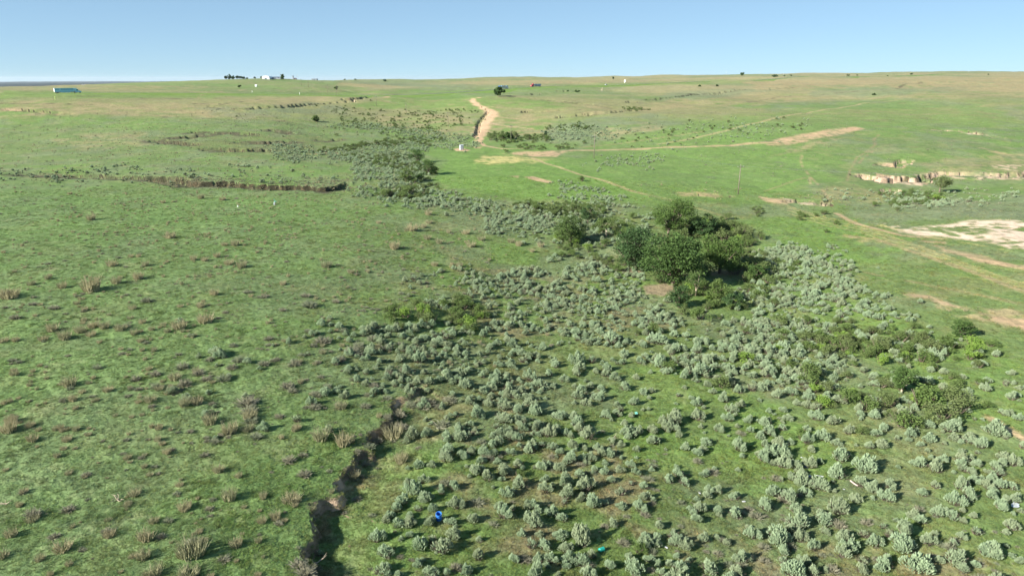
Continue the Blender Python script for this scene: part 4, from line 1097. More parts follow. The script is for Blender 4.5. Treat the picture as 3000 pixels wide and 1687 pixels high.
GREY_AT += traced(0, 1200, 2.976, [(280, 930, 150), (480, 1110, 100), (580, 880, 120), (1400, 1110, 90), (2000, 210, 90), (1860, 290, 90), (1780, 410, 80), (1690, 1180, 140), (1940, 1310, 120), (1090, 270, 60), (1350, 500, 60), (1460, 980, 90), (200, 730, 70), (760, 570, 80), (1540, 740, 70)])
GREY_AT += traced(1500, 1300, 3.745, [(2030, 200, 110), (1860, 660, 100), (760, 240, 100), (1500, 400, 130), (1850, 330, 90), (1210, 1100, 140), (1540, 1190, 120), (160, 1290, 130), (1260, 810, 80), (1450, 790, 110), (1850, 920, 80), (380, 280, 80)])
GREY_AT += traced(2050, 1240, 2.711, [(600, 450, 90), (110, 400, 100), (660, 610, 120), (440, 750, 110), (1110, 820, 120), (330, 90, 80), (500, 990, 100), (150, 1040, 80), (1050, 1170, 110), (330, 1130, 100), (2200, 860, 80), (2230, 1240, 100), (1320, 800, 90)])
GREY_AT += traced(800, 1150, 2.699, [(200, 1380, 150), (260, 1440, 170), (340, 1300, 80), (1600, 880, 110), (1360, 720, 90), (1640, 400, 80), (1700, 530, 110), (1350, 250, 110), (720, 510, 90), (660, 470, 80), (760, 430, 90), (990, 150, 110), (1000, 230, 110), (930, 270, 100), (900, 200, 80), (690, 600, 60), (820, 330, 80),
    (1280, 80, 150), (1400, 60, 120), (1180, 90, 110), (330, 150, 110), (240, 660, 110), (130, 540, 110), (230, 500, 80), (560, 880, 60), (660, 780, 80)])


def place_from(L, seed, scale=1.0):
    out = []
    r = np.random.default_rng(seed)
    for u, v, w_ in L:
        p = on(u, min(v, 1720))
        out.append((p.x, p.y, w_ * depth_of(p) / PF * scale, 1))
    return out


LANDMARKS = [(1286, 1515, 'the blue drum'), (1762, 1610, 'the teal bucket'), (2359, 1360, 'the crumpled white bag'), (2385, 1398, 'the dark tarp strip'), (2500, 1416, 'the pinkish board'),
             (2179, 1470, 'the white paper scrap'), (2974, 1482, 'the bent metal sheet'), (1864, 1211, 'the teal plastic scrap'), (1285, 1245, 'the dead branch pile'), (1800, 1283, 'the thin dead stick'),
             (346, 1462, 'the bleached dead branch'), (918, 1618, 'the forked branch in the gully'), (805, 595, 'the stand pipe'), (1957, 640, 'the tallest grove tree'), (1862, 740, 'the blue-green grove tree'),
             (1940, 850, 'the bare brown patch by the grove'), (2108, 750, 'the right-hand grove tree'), (2100, 850, 'the bright green young tree'), (1670, 680, 'the rounded tree left of the grove'),
             (1776, 665, 'the umbrella tree'), (2641, 1110, 'the lone pale-trunked tree'), (2815, 960, 'the upright bushy tree'), (2752, 540, 'the lone tree below the eroded bank'), (1351, 432, 'the metal box hut'),
             (2162, 560, 'the nearest utility pole'), (1740, 455, 'the utility pole by the tan track'), (1497, 405, 'the utility pole by the dirt track'), (1222, 460, 'the round creek tree'), (1190, 510, 'the light green creek tree'),
             (1120, 1250, 'the upper gully bend'), (985, 1440, 'the deep gully notch'), (20, 1660, 'the bottom left picture corner'), (20, 1000, 'the middle left picture edge'), (700, 1687, 'the bottom picture edge, near the gully'),
             (2980, 1670, 'the bottom right picture corner'), (2980, 1150, 'the middle right picture edge'), (1940, 1603, 'the pale scrap by the lowest shrubs'), (2900, 680, 'the pale sand patch'), (2080, 1687, 'the bottom picture edge right of centre'),
             (1200, 1687, 'the bottom picture edge left of centre'), (860, 550, 'the long far gully'), (1430, 468, 'the straw-coloured patch'), (1280, 930, 'the dark plum thicket'), (650, 960, 'the brighter green meadow streak')]
ORD = ('nearest second third fourth fifth sixth seventh eighth ninth tenth eleventh twelfth thirteenth fourteenth fifteenth sixteenth seventeenth eighteenth nineteenth twentieth '
       'twenty-first twenty-second twenty-third twenty-fourth twenty-fifth twenty-sixth twenty-seventh twenty-eighth twenty-ninth thirtieth thirty-first thirty-second thirty-third thirty-fourth thirty-fifth thirty-sixth thirty-seventh thirty-eighth thirty-ninth fortieth forty-first forty-second forty-third forty-fourth forty-fifth').split()


def tell_apart(u, v):
    """for plants of one kind: which landmark each stands nearest to, on which side, and how many steps away"""
    LU = np.array([[a, b] for a, b, c in LANDMARKS], float)
    bins = {}
    for i_ in range(len(u)):
        dx = u[i_] - LU[:, 0]; dy = (v[i_] - LU[:, 1])
        d = np.hypot(dx, dy * 1.4); k = int(np.argmin(d))
        if abs(dx[k]) > abs(dy[k]) * 1.4:
            sd = 'to the left of' if dx[k] < 0 else 'to the right of'
        else:
            sd = 'behind' if dy[k] < 0 else 'in front of'
        bins.setdefault((k, sd), []).append((d[k], i_))
    out = [''] * len(u)
    for (k, sd), L in bins.items():
        nm = LANDMARKS[k][2]
        if 'picture' in nm or 'patch' in nm or 'streak' in nm or 'gully' in nm:
            sd = {'behind': 'above', 'in front of': 'below'}.get(sd, sd)
        for r_, (d, i_) in enumerate(sorted(L)):
            out[i_] = ORD[min(r_, len(ORD) - 1)] + ' ' + sd + ' ' + nm
    return out


def gn_scatter(name, sources, X, Y, Z, S, rz, idx, label, cat=None, tilt=.12, tints=None, seed=0):
    """one 'stuff' object: points carrying scale, turn and choice, instanced by geometry nodes"""
    n = len(X)
    me = bpy.data.meshes.new(name)
    me.vertices.add(n)
    me.vertices.foreach_set('co', np.stack([X, Y, Z], 1).astype(np.float32).ravel())
    r = np.random.default_rng(seed)
    a = me.attributes.new('size', 'FLOAT_VECTOR', 'POINT'); a.data.foreach_set('vector', np.asarray(S, np.float32).ravel())
    a = me.attributes.new('turn', 'FLOAT_VECTOR', 'POINT')
    rot = np.stack([r.normal(0, tilt, n), r.normal(0, tilt, n), rz], 1).astype(np.float32)
    a.data.foreach_set('vector', rot.ravel())
    a = me.attributes.new('pick', 'INT', 'POINT'); a.data.foreach_set('value', idx.astype(np.int32))
    if tints is not None:
        a = me.attributes.new('itint', 'FLOAT_COLOR', 'POINT')
        c4 = np.ones((n, 4), np.float32); c4[:, :3] = tints
        a.data.foreach_set('color', c4.ravel())
    ob = link(name, me, kind='stuff', label=label)
    ng = bpy.data.node_groups.new(name, 'GeometryNodeTree')
    ng.interface.new_socket('Geometry', in_out='INPUT', socket_type='NodeSocketGeometry')
    ng.interface.new_socket('Geometry', in_out='OUTPUT', socket_type='NodeSocketGeometry')
    gi = ng.nodes.new('NodeGroupInput'); go = ng.nodes.new('NodeGroupOutput')
    ip = ng.nodes.new('GeometryNodeInstanceOnPoints')
    jn = ng.nodes.new('GeometryNodeJoinGeometry')
    m2p = ng.nodes.new('GeometryNodeMeshToPoints')
    ng.links.new(gi.outputs[0], m2p.inputs[0])
    for s in reversed(sources):
        oi = ng.nodes.new('GeometryNodeObjectInfo'); oi.inputs['Object'].default_value = s; oi.inputs['As Instance'].default_value = True
        ng.links.new(oi.outputs['Geometry'], jn.inputs[0])
    def attr(nm, tp):
        x = ng.nodes.new('GeometryNodeInputNamedAttribute'); x.data_type = tp; x.inputs['Name'].default_value = nm
        return x.outputs['Attribute']
    ng.links.new(m2p.outputs[0], ip.inputs['Points'])
    ng.links.new(jn.outputs[0], ip.inputs['Instance'])
    ip.inputs['Pick Instance'].default_value = True
    ng.links.new(attr('pick', 'INT'), ip.inputs['Instance Index'])
    e2r = ng.nodes.new('FunctionNodeEulerToRotation')
    ng.links.new(attr('turn', 'FLOAT_VECTOR'), e2r.inputs[0])
    ng.links.new(e2r.outputs[0], ip.inputs['Rotation'])
    ng.links.new(attr('size', 'FLOAT_VECTOR'), ip.inputs['Scale'])
    ng.links.new(ip.outputs[0], go.inputs[0])
    md = ob.modifiers.new('scatter', 'NODES'); md.node_group = ng
    return ob


def proto(name, me):
    """an unlinked object whose mesh the scatters borrow"""
    return bpy.data.objects.new(name, me)


def joined(name, parts):
    """join (verts, faces) with separate materials"""
    vs, fs, mi, ms = [], [], [], []
    b = 0
    for k, (me_, m) in enumerate(parts):
        nv = len(me_.vertices)
        v_ = np.empty(nv * 3, np.float32); me_.vertices.foreach_get('co', v_)
        f_ = np.empty(len(me_.loops), np.int32); me_.loops.foreach_get('vertex_index', f_)
        vs.append(v_.reshape(-1, 3)); fs.append(f_.reshape(-1, 4) + b); mi.append(np.full(len(me_.polygons), k)); ms.append(m)
        b += nv
    return new_mesh(name, np.concatenate(vs), np.concatenate(fs), ms, np.concatenate(mi))


P_SAGE = [proto('sagebrush_source', joined('sage_whole', [(a, M_sage), (b, M_sage_twig)])) for a, b in SAGE]
P_GREY = [proto('grey_source', m) for m in GREY]
P_TAN = [proto('tan_source', m) for m in TAN]
P_SHRUB = [proto('shrub_source', joined('shrub_whole', [(a, M_green), (b, M_bark)])) for a, b, c in SHRUB]


def populate(kind, placed, X, Y, S, seed, limit=300):
    """the largest in the view become things of their own, the rest one scatter"""
    r = np.random.default_rng(seed)
    X = np.concatenate([[p[0] for p in placed], X]); Y = np.concatenate([[p[1] for p in placed], Y]); S = np.concatenate([[p[2] for p in placed], S])
    keep = thin(X, Y, S, k=.42 if kind == 'sage' else .4)
    X, Y, S = X[keep], Y[keep], S[keep]
    Z = G.z(X, Y)
    u, v, dp = project(X, Y, Z)
    app = np.where((u > -30) & (u < 3030) & (v < 1740) & (dp > 1), S / np.maximum(dp, 1), 0)
    order = np.argsort(-app)
    big = order[:limit]; rest = order[limit:]
    wh = tell_apart(u[big], v[big])
    for n_, i_ in enumerate(big):
        s = float(S[i_]); rz = r.uniform(0, 6.28)
        where = wh[n_]
        loc = (float(X[i_]), float(Y[i_]), float(Z[i_]) - .03)
        if kind == 'sage':
            k = int(r.integers(10, 14)) if s > 1.35 else int(r.integers(0, 12))
            t = thing('sagebrush', 'silvery green sagebrush, ' + where, 'shrub', loc, rz, 'sagebrush bushes of the valley')
            t.scale = (s, s * r.uniform(.75, 1.15), s * r.uniform(.75, 1.2))
            link('foliage', SAGE[k][0], t); link('stem', SAGE[k][1], t)
        elif kind == 'grey':
            k = int(r.integers(0, len(GREY)))
            o = link('dwarf_shrub', GREY[k], loc=loc, label='grey-brown dwarf shrub, ' + where, category='shrub', group='grey dwarf shrubs')
            o.rotation_euler.z = rz; o.scale = (s * .95, s * .95, s * r.uniform(.7, .95))
        elif kind == 'tan':
            k = int(r.integers(0, len(TAN)))
            o = link('bunchgrass', TAN[k], loc=loc, label='dry tan bunchgrass tuft, ' + where, category='grass tuft', group='dry bunchgrass tufts')
            o.rotation_euler.z = rz; o.scale = (s * 1.05, s * 1.05, s * r.uniform(.5, .85))
        elif kind == 'shrub':
            k = int(r.integers(0, len(SHRUB)))
            t = thing('green_shrub', 'leafy green thicket shrub, ' + where, 'shrub', loc, rz, 'green thicket shrubs')
            t.scale = (s, s, s * r.uniform(.75, 1.05))
            link('foliage', SHRUB[k][2 if r.random() < .12 else 0], t); link('stem', SHRUB[k][1], t)
    if len(rest):
        src = {'sage': P_SAGE, 'grey': P_GREY, 'tan': P_TAN, 'shrub': P_SHRUB}[kind]
        hs = {'sage': (.85, 1.15), 'grey': (.6, .9), 'tan': (.6, 1.0), 'shrub': (.7, 1.0)}[kind]
        nm, lb = {'sage': ('sagebrush_cover', 'continuing cover of silvery sagebrush through the valley'),
                  'grey': ('dwarf_shrub_cover', 'scattered small grey twiggy shrubs across the pasture'),
                  'tan': ('bunchgrass_cover', 'scattered small tan bunchgrass tufts across the pasture'),
                  'shrub': ('thicket_cover', 'low green thicket growth along the draws')}[kind]
        Sr = S[rest]
        SS = np.stack([Sr, Sr, Sr * r.uniform(*hs, len(rest))], 1)
        gn_scatter(nm, src, X[rest], Y[rest], Z[rest] - .03, SS, r.uniform(0, 6.28, len(rest)), r.integers(0, len(src), len(rest)), lb, seed=seed)
    return len(X)


def scatter_zone(zones, n, r0, r1, s0, s1, seed, near_cut=None, boost=1.0):
    X, Y, Z, u, v, dp, dA = sample_ground(n, r0, r1, pw=2.0, seed=seed)
    r = np.random.default_rng(seed + 1)
    d = density(zones, u, v)
    if near_cut:
        d = d * near_cut(u, v)
    clump = (.45 + 1.5 * sstep(.38, .62, fbm(X / 7, Y / 7, 3, seed))) * boost
    ok = r.random(n) < d * dA * clump
    for P in KEEP_OFF:
        ok &= ~inside(u, v, P)
    S = s0 * (s1 / s0) ** (r.random(n) ** 1.25) * (0.8 + .4 * fbm(X / 12, Y / 12, 2, seed + 3))
    return X[ok], Y[ok], S[ok]


placed = place_from(SAGE_AT, 1, 1.12)
X, Y, S = scatter_zone(S_ZONES, 260000, 36, 520, .55, 1.7, 301, lambda u, v: (1 - .35 * sstep(1230, 1330, v) * (u > 1000)), boost=1.75)
n_sage = populate('sage', placed, X, Y, S, 11)
BANKS = []
for L_ in (GULLY_A,):
    a_ = [(p[0] - 26, p[1]) for p in L_]; b_ = [(p[0] + 30, p[1] + 10) for p in L_]
    BANKS.append(a_ + b_[::-1])
G_ZONES = [(.018, 30, [(0, 330), (1100, 330), (1100, 620), (0, 640)]), (.012, 20, [(1900, 300), (3050, 300), (3050, 600), (2300, 560), (1900, 440)]), (.35, 10, BANKS[0]), (.60, 6, [(470, 516), (640, 518), (860, 532), (1040, 528), (1050, 552), (860, 560), (640, 552), (500, 545)]),
           (.20, 8, [(2330, 585), (2460, 540), (2560, 560), (2500, 610), (2400, 610)]),
           (.25, 6, [(2520, 505), (2640, 512), (2760, 500), (2960, 505), (2960, 525), (2700, 540), (2560, 535)]),
           (.060, 60, [(0, 700), (1300, 640), (1500, 760), (1200, 960), (1050, 1300), (900, 1687), (0, 1720)]),
           (.12, 30, [(1000, 900), (1500, 830), (1750, 980), (1500, 1080), (1250, 1200), (1020, 1100)]),
           (.16, 30, [(1150, 1200), (1900, 1300), (3050, 1560), (3050, 1720), (1000, 1720)]),
           (.22, 20, [(1400, 800), (1900, 870), (1900, 1000), (1500, 960)]),
           (.05, 30, [(560, 300), (1150, 320), (1080, 400), (600, 380)]),
           (.05, 16, [(2440, 560), (2900, 540), (2900, 610), (2500, 620)]),
           (.08, 10, [(0, 500), (700, 505), (1050, 525), (1050, 535), (600, 525), (0, 515)]),
           (.12, 14, [(1240, 560), (1500, 570), (1480, 600), (1260, 590)])]
placed = place_from(GREY_AT, 2, 1.2)
X, Y, S = scatter_zone(G_ZONES, 200000, 36, 620, .28, 1.2, 401)
n_grey = populate('grey', placed, X, Y, S, 12, 220)
T_ZONES = [(.02, 30, [(0, 330), (1100, 330), (1100, 620), (0, 620)]), (.30, 10, BANKS[0]), (.35, 8, [(470, 515), (640, 520), (860, 535), (1040, 530), (1050, 552), (860, 560), (640, 552), (500, 545)]),
           (.095, 60, [(0, 560), (1200, 560), (1500, 720), (1300, 830), (1000, 1000), (900, 1687), (0, 1720)]),
           (.05, 30, [(0, 900), (700, 850), (650, 990), (0, 1010)]),
           (.03, 20, [(1000, 900), (1900, 860), (1500, 1050), (1250, 1200), (1000, 1100)]),
           (.05, 16, [(2440, 540), (2640, 560), (2500, 600), (2350, 590)]),
           (.05, 16, [(1850, 555), (2150, 560), (2150, 580), (1900, 575)]),
           (.02, 30, [(150, 390), (1000, 300), (1100, 420), (200, 440)]),
           (.06, 14, [(2600, 860), (3050, 940), (3050, 1010), (2700, 900)])]
placed = place_from(TAN_AT, 3, 1.25)
X, Y, S = scatter_zone(T_ZONES, 200000, 36, 520, .22, .8, 501)
n_tan = populate('tan', placed, X, Y, S, 13, 260)
H_ZONES = [(.05, 20, [(2250, 960), (2500, 940), (2760, 960), (2930, 1020), (2960, 1280), (2700, 1320), (2450, 1280), (2300, 1120)]), (.03, 20, [(1850, 950), (2250, 930), (2300, 1150), (1900, 1120)]),
           (.30, 14, [(1150, 905), (1300, 885), (1420, 900), (1430, 950), (1330, 968), (1180, 960), (1130, 930)]),
           (.28, 16, [(2330, 980), (2500, 960), (2700, 970), (2870, 1000), (2860, 1050), (2700, 1060), (2560, 1060), (2400, 1050)]),
           (.20, 18, [(2480, 1130), (2700, 1150), (2850, 1200), (2830, 1260), (2600, 1270), (2480, 1230)]),
           (.22, 14, [(1890, 860), (2250, 830), (2280, 880), (2150, 930), (1980, 930), (1880, 900)]),
           (.35, 12, [(2080, 740), (2230, 740), (2330, 780), (2300, 830), (2160, 820)]),
           (.35, 12, [(1950, 660), (2180, 640), (2230, 690), (2190, 730), (2000, 700)]),
           (.30, 10, [(1500, 600), (1690, 600), (1800, 625), (1700, 640), (1520, 620)]),
           (.22, 12, [(1620, 690), (1850, 650), (1830, 780), (1700, 770), (1600, 740)]),
           (.40, 8, [(1130, 560), (1230, 545), (1240, 575), (1180, 580), (1110, 575)]),
           (.10, 8, [(1020, 460), (1180, 455), (1300, 520), (1250, 560), (1180, 520), (1080, 480)]),
           (.20, 6, [(930, 440), (1050, 425), (1160, 410), (1240, 405), (1330, 408), (1240, 420), (1120, 428), (1000, 442)]),
           (.45, 6, [(1410, 400), (1500, 398), (1600, 400), (1600, 408), (1480, 412), (1420, 412)]),
           (.16, 8, [(1600, 375), (1700, 368), (1720, 380), (1620, 385)]),
           (.12, 6, [(1830, 316), (1890, 318), (1880, 326), (1830, 324)]),
           (.10, 10, [(2560, 560), (2760, 555), (2760, 600), (2600, 610)]),
           (.05, 20, [(1880, 620), (2200, 620), (2450, 640), (2300, 660), (2000, 650)]),
           (.008, 20, [(1700, 390), (2300, 350), (2300, 380), (1800, 440)]),
           (.02, 20, [(960, 300), (1400, 300), (1300, 420), (1000, 400)]),
           (.03, 10, [(1480, 425), (1700, 418), (1700, 440), (1500, 440)])]
X, Y, S = scatter_zone(H_ZONES, 120000, 40, 620, 1.2, 3.0, 601)
SHRUB_AT = [(1930, 828, 60), (2060, 850, 50), (2060, 805, 70), (2155, 805, 70), (2190, 792, 60), (2120, 705, 60), (2165, 695, 50), (1900, 775, 40), (1800, 795, 40), (2020, 868, 40), (2000, 700, 50), (1925, 700, 40), (1830, 700, 50), (2230, 800, 60), (2250, 830, 50),
            (1475, 432, 20), (1482, 447, 18), (1540, 439, 12), (1706, 531, 26), (1640, 437, 22), (1668, 436, 20), (1437, 411, 26), (1470, 408, 26), (1510, 406, 30), (1550, 408, 26), (1600, 412, 30),
            (2620, 600, 30), (2740, 590, 34), (2560, 500 + 105, 26), (2355, 1105, 70), (2380, 1130, 60), (2470, 1180, 70), (2540, 1200, 70), (2700, 1190, 110), (2640, 1250, 90), (2760, 1230, 90), (2810, 1210, 80),
            (2480, 1010, 60), (2570, 1020, 70), (2640, 1000, 60), (2700, 1060, 60), (2740, 1030, 60), (2430, 1040, 60), (2360, 1000, 60), (2350, 1290, 50), (1520, 1395, 36), (1870, 1620, 50), (2080, 900, 40), (2050, 935, 60), (1990, 900, 50),
            (1190, 930, 60), (1260, 950, 70), (1330, 930, 60), (1380, 960, 60), (1220, 900, 50), (1300, 905, 50), (1400, 920, 50), (1150, 940, 50), (1570, 620, 40), (1620, 625, 40), (1680, 620, 44), (1740, 640, 40),
            (1010, 428, 14), (1060, 425, 16), (1100, 418, 16), (1130, 415, 18), (1230, 410, 16), (950, 435, 12), (1170, 412, 14), (1140, 575, 40), (1200, 572, 50), (2085, 380, 12), (1945, 385, 12), (1900, 377, 9), (1975, 381, 10), (1820, 408, 14), (2140, 382, 14),
            (1630, 432, 12), (1880, 432, 10), (1600, 416, 12), (694, 283 + 60, 10), (830, 356 + 46, 9), (1013, 312, 8), (1086, 296, 7), (974, 327, 6)]
placed = place_from(SHRUB_AT, 4)
n_shrub = populate('shrub', placed, X, Y, S, 14, 280)
print('plants', n_sage, n_grey, n_tan, n_shrub)

# ------------------------------------------------------------------ short grass tufts that roughen the near ground
M_tuft = mat('grass_tuft', rough=.9, spec=.1)
_b = M_tuft.node_tree.nodes['Principled BSDF']
_a = nd(M_tuft, 'ShaderNodeAttribute', attribute_name='itint', attribute_type='INSTANCER')
_v = nd(M_tuft, 'ShaderNodeVectorMath', operation='SCALE'); _v.inputs['Scale'].default_value = 1.35
lk(M_tuft, _a.outputs['Color'], _v.inputs[0]); lk(M_tuft, _v.outputs[0], _b.inputs['Base Color'])
_t = nd(M_tuft, 'ShaderNodeBsdfTranslucent'); _m = nd(M_tuft, 'ShaderNodeMixShader'); _m.inputs[0].default_value = .25
lk(M_tuft, _v.outputs[0], _t.inputs['Color']); lk(M_tuft, _b.outputs[0], _m.inputs[1]); lk(M_tuft, _t.outputs[0], _m.inputs[2])
lk(M_tuft, _m.outputs[0], M_tuft.node_tree.nodes['Material Output'].inputs['Surface'])
P_TUFT = []
for k in range(5):
    v_, f_ = grass_clump(700 + k, 26, 1.0, 1.6, .055, 1.6)
    P_TUFT.append(proto('tuft_source', new_mesh('tuft_mesh', v_, f_, M_tuft)))
n = 190000
X, Y, Z, u, v, dp, dA = sample_ground(n, 37, 260, pw=2.0, seed=901)
a_, b_ = G.idx(X, Y)
tint = CC[np.clip(b_.astype(int), 0, NR - 1), np.clip(a_.astype(int), 0, NT - 1)]
r = np.random.default_rng(902)
green = tint[:, 1] / (tint.sum(1) + 1e-6)
ok = (green > .38) & (r.random(n) < .5 + .5 * fbm(X / 1.5, Y / 1.5, 2, 903))
X, Y, Z, tint, dp = X[ok], Y[ok], Z[ok], tint[ok], dp[ok]
n = len(X)
hh = r.uniform(.05, .13, n) * (1 + .9 * sstep(.6, .8, fbm(X / 2.5, Y / 2.5, 2, 905)))
ws = r.uniform(.14, .30, n) * np.sqrt(np.clip(dp / 60, .8, 3))
jit = r.uniform(.62, 1.55, (n, 1)) * np.stack([r.uniform(.9, 1.25, n), np.ones(n), r.uniform(.8, 1.1, n)], 1)
gn_scatter('meadow_grass', P_TUFT, X, Y, Z - .02, np.stack([ws, ws, hh * np.sqrt(np.clip(dp / 70, 1, 2))], 1), r.uniform(0, 6.28, n), r.integers(0, 5, n), 'short green grass covering the near slopes', tints=np.clip(tint * jit, .01, .6), seed=904)


# ------------------------------------------------------------------ trees
def tree_mesh(seed, W_, Hh, leaf, n_cl=42, per=85, trunk=.18, base=.12, lean=0.0, shape='round', pale=False, sparse=0.0):
    """returns crown mesh arrays and trunk+limb mesh arrays; metres, origin at the foot"""
    r = np.random.default_rng(seed)
    cl = []
    zc = Hh * (base + (1 - base) * .5); rz_ = Hh * (1 - base) * .5
    while len(cl) < n_cl:
        d = r.normal(size=3); d /= np.linalg.norm(d)
        t = r.random() ** .38
        p = d * t
        if shape == 'round':
            k = 1.0
        elif shape == 'umbrella':
            k = 1.0 if p[2] > -.3 else .45
        else:
            k = .45 + .55 * (1 - (p[2] + 1) / 2) ** .8      # wider below
        q_ = np.array([p[0] * W_ * .42 * k + lean * (p[2] + 1) * .5, p[1] * W_ * .42 * k, zc + p[2] * rz_ * .88])
        q_[:2] *= 1 + .22 * math.sin(3 * math.atan2(p[1], p[0]) + seed)
        cl.append(q_)
    cl = np.array(cl)
    pick = np.repeat(np.arange(n_cl), int(per * 1.6))
    dd = r.normal(size=(len(pick), 3)); dd /= np.linalg.norm(dd, axis=1, keepdims=True)
    crad = r.uniform(.10, .19, n_cl) * min(W_, Hh * 1.1)
    P = cl[pick] + dd * (crad[pick] * r.random(len(pick)) ** .45)[:, None] * np.array([1.15, 1.15, .75])
    P = P[(P[:, 2] > Hh * base * .6)]
    if sparse:
        P = P[r.random(len(P)) > sparse]
    Vc, Fc = leaf_quads(P, leaf, r, flat=.2)
    mb = MB()
    rt = trunk
    foot = Vector((0, 0, -.25))
    fork = Vector((lean * .15, 0, max(Hh * base * 1.2, .25 * Hh)))
    mb.tube(foot, fork, rt * 1.15, rt * .75, n=8)
    order = np.argsort(r.random(n_cl))[:max(7, n_cl // 2)]
    for c in order:
        tip = Vector(cl[c])
        mid = fork.lerp(tip, .45) + Vector((r.normal() * .06 * W_, r.normal() * .06 * W_, -.04 * Hh + abs(r.normal()) * .05 * Hh))
        st = foot.lerp(fork, r.uniform(.7, 1.0))
        mb.tube(st, mid, rt * .42, rt * .24, n=5, cap=False)
        mb.tube(mid, tip, rt * .24, rt * .06, n=5, cap=False)
    return (Vc, Fc), mb


def tree_at(name, u, v, wpx, hpx, label, seed, leafm=None, shape='round', group=None, trunkm=None, **kw):
    p = on(u, v)
    k = depth_of(p) / PF
    W_, Hh = wpx * k, hpx * k
    leaf = kw.pop('leaf', max(.055 * math.sqrt(W_), .6 * k * 1.7))
    (a, b), mb = tree_mesh(seed, W_, Hh, leaf, trunk=max(.05 * math.sqrt(W_ * Hh) * .75, .05), **kw)
    p.z -= .05
    t = thing(name, label, 'tree', p, 0, group)
    link('crown', new_mesh('crown', a, b, leafm or M_tree), t)
    mb.part('trunk', trunkm or M_bark, t, smooth=True)
    return t


tree_at('broadleaf_tree', 1957, 690, 118, 112, 'tallest dark tree at the back of the grove, its crown leaning right', 901, leafm=M_tree_m, lean=1.4, n_cl=60, per=95, base=.14)
tree_at('broadleaf_tree', 1862, 792, 150, 134, 'bushy blue-green tree at the left edge of the grove, foliage to the ground', 902, leafm=M_tree_b, n_cl=70, per=100, base=.04)
tree_at('broadleaf_tree', 1972, 838, 205, 158, 'broadest tree of the grove, layered dark foliage right behind the bare brown patch', 903, n_cl=110, per=95, base=.05, shape='round')
tree_at('broadleaf_tree', 2108, 800, 142, 120, 'right-hand tree of the grove with its brown trunk showing', 904, leafm=M_tree_m, n_cl=70, per=85, base=.16)
tree_at('broadleaf_tree', 2052, 690, 100, 66, 'low wide dark tree just right of the tallest grove tree', 905, leafm=M_tree_b, n_cl=50, per=80, base=.02)
tree_at('broadleaf_tree', 2105, 680, 60, 42, 'small tree between the low wide tree and the open pasture', 915, leafm=M_green, n_cl=30, per=70, base=.02)
tree_at('broadleaf_tree', 1670, 712, 104, 84, 'rounded green tree in the sage belt left of the grove', 906, leafm=M_tree, n_cl=50, per=80, base=.04)
tree_at('broadleaf_tree', 1722, 652, 54, 52, 'small nearly black tree standing left of the tallest grove tree', 907, leafm=M_tree_b, n_cl=26, per=80, base=.1)
tree_at('broadleaf_tree', 1776, 694, 76, 60, 'small umbrella tree on one slender pale trunk', 908, leafm=M_green, n_cl=26, per=60, base=.45, shape='umbrella', trunkm=M_barkpale)
tree_at('broadleaf_tree', 1835, 690, 60, 46, 'small bush-like tree behind the blue-green grove tree', 916, leafm=M_green, n_cl=26, per=60, base=.02)
tree_at('broadleaf_tree', 2100, 882, 80, 72, 'bright green young tree in front of the grove at its right', 909, leafm=M_green, n_cl=36, per=80, base=.03)
tree_at('broadleaf_tree', 1990, 902, 74, 76, 'young dark tree below the bare patch in front of the grove', 910, leafm=M_tree_b, n_cl=34, per=75, base=.03)
tree_at('broadleaf_tree', 2038, 866, 66, 76, 'thin grey-green tree with slim pale trunk in front of the grove', 911, leafm=M_tree, n_cl=26, per=55, base=.3, trunkm=M_barkpale, sparse=.2)
tree_at('broadleaf_tree', 2150, 905, 60, 50, 'dark low tree right of the bright green young tree', 917, leafm=M_tree_b, n_cl=26, per=70, base=.02)
tree_at('broadleaf_tree', 2215, 815, 80, 44, 'low spreading tree at the right end of the grove', 918, leafm=M_tree, n_cl=34, per=70, base=.02)
tree_at('broadleaf_tree', 2752, 564, 66, 50, 'lone umbrella-shaped green tree below the eroded bank', 912, leafm=M_green, n_cl=34, per=80, base=.3, shape='umbrella')
tree_at('broadleaf_tree', 2641, 1150, 78, 84, 'lone dark tree with pale trunk among the plum thickets', 913, leafm=M_tree, n_cl=34, per=75, base=.25, trunkm=M_barkpale)
tree_at('broadleaf_tree', 2815, 988, 66, 62, 'upright dark bushy tree at the upper edge of the thickets', 914, leafm=M_tree, n_cl=30, per=70, base=.02, shape='cone')
tree_at('creek_tree', 1222, 478, 62, 44, 'round dark tree highest up the creek draw', 920, n_cl=34, per=60, base=.02)
tree_at('creek_tree', 1256, 512, 72, 50, 'broad dark tree at the pasture side of the creek draw', 921, n_cl=40, per=60, base=.02)
tree_at('creek_tree', 1190, 532, 66, 40, 'light green leafy tree lowest in the creek draw', 922, leafm=M_green, n_cl=34, per=60, base=.02)
tree_at('creek_tree', 1158, 470, 46, 24, 'low green tree left of the round dark creek tree', 923, leafm=M_green, n_cl=22, per=50, base=.02)
tree_at('creek_tree', 1232, 530, 40, 26, 'small dark tree squeezed between the two lower creek trees', 924, n_cl=20, per=50, base=.02)
tree_at('hillside_tree', 1462, 283, 36, 29, 'lone round tree beside the highway above the dirt track', 925, n_cl=30, per=60, base=.05, leaf=.75)
tree_at('hillside_tree', 925, 357, 26, 19, 'lone soft green tree on the slope left of the creek', 926, leafm=M_green, n_cl=24, per=50, base=.02, leaf=.45, shape='cone')
tree_at('hillside_tree', 1494, 410, 26, 26, 'dark upright tree in the thicket beside the utility pole right of the track', 927, n_cl=24, per=50, base=.02, leaf=.45)
tree_at('hillside_tree', 1598, 397, 10, 14, 'tiny nearly black tree at the edge of the far sage flat', 928, leafm=M_tree_b, n_cl=14, per=40, base=.02, leaf=.4)
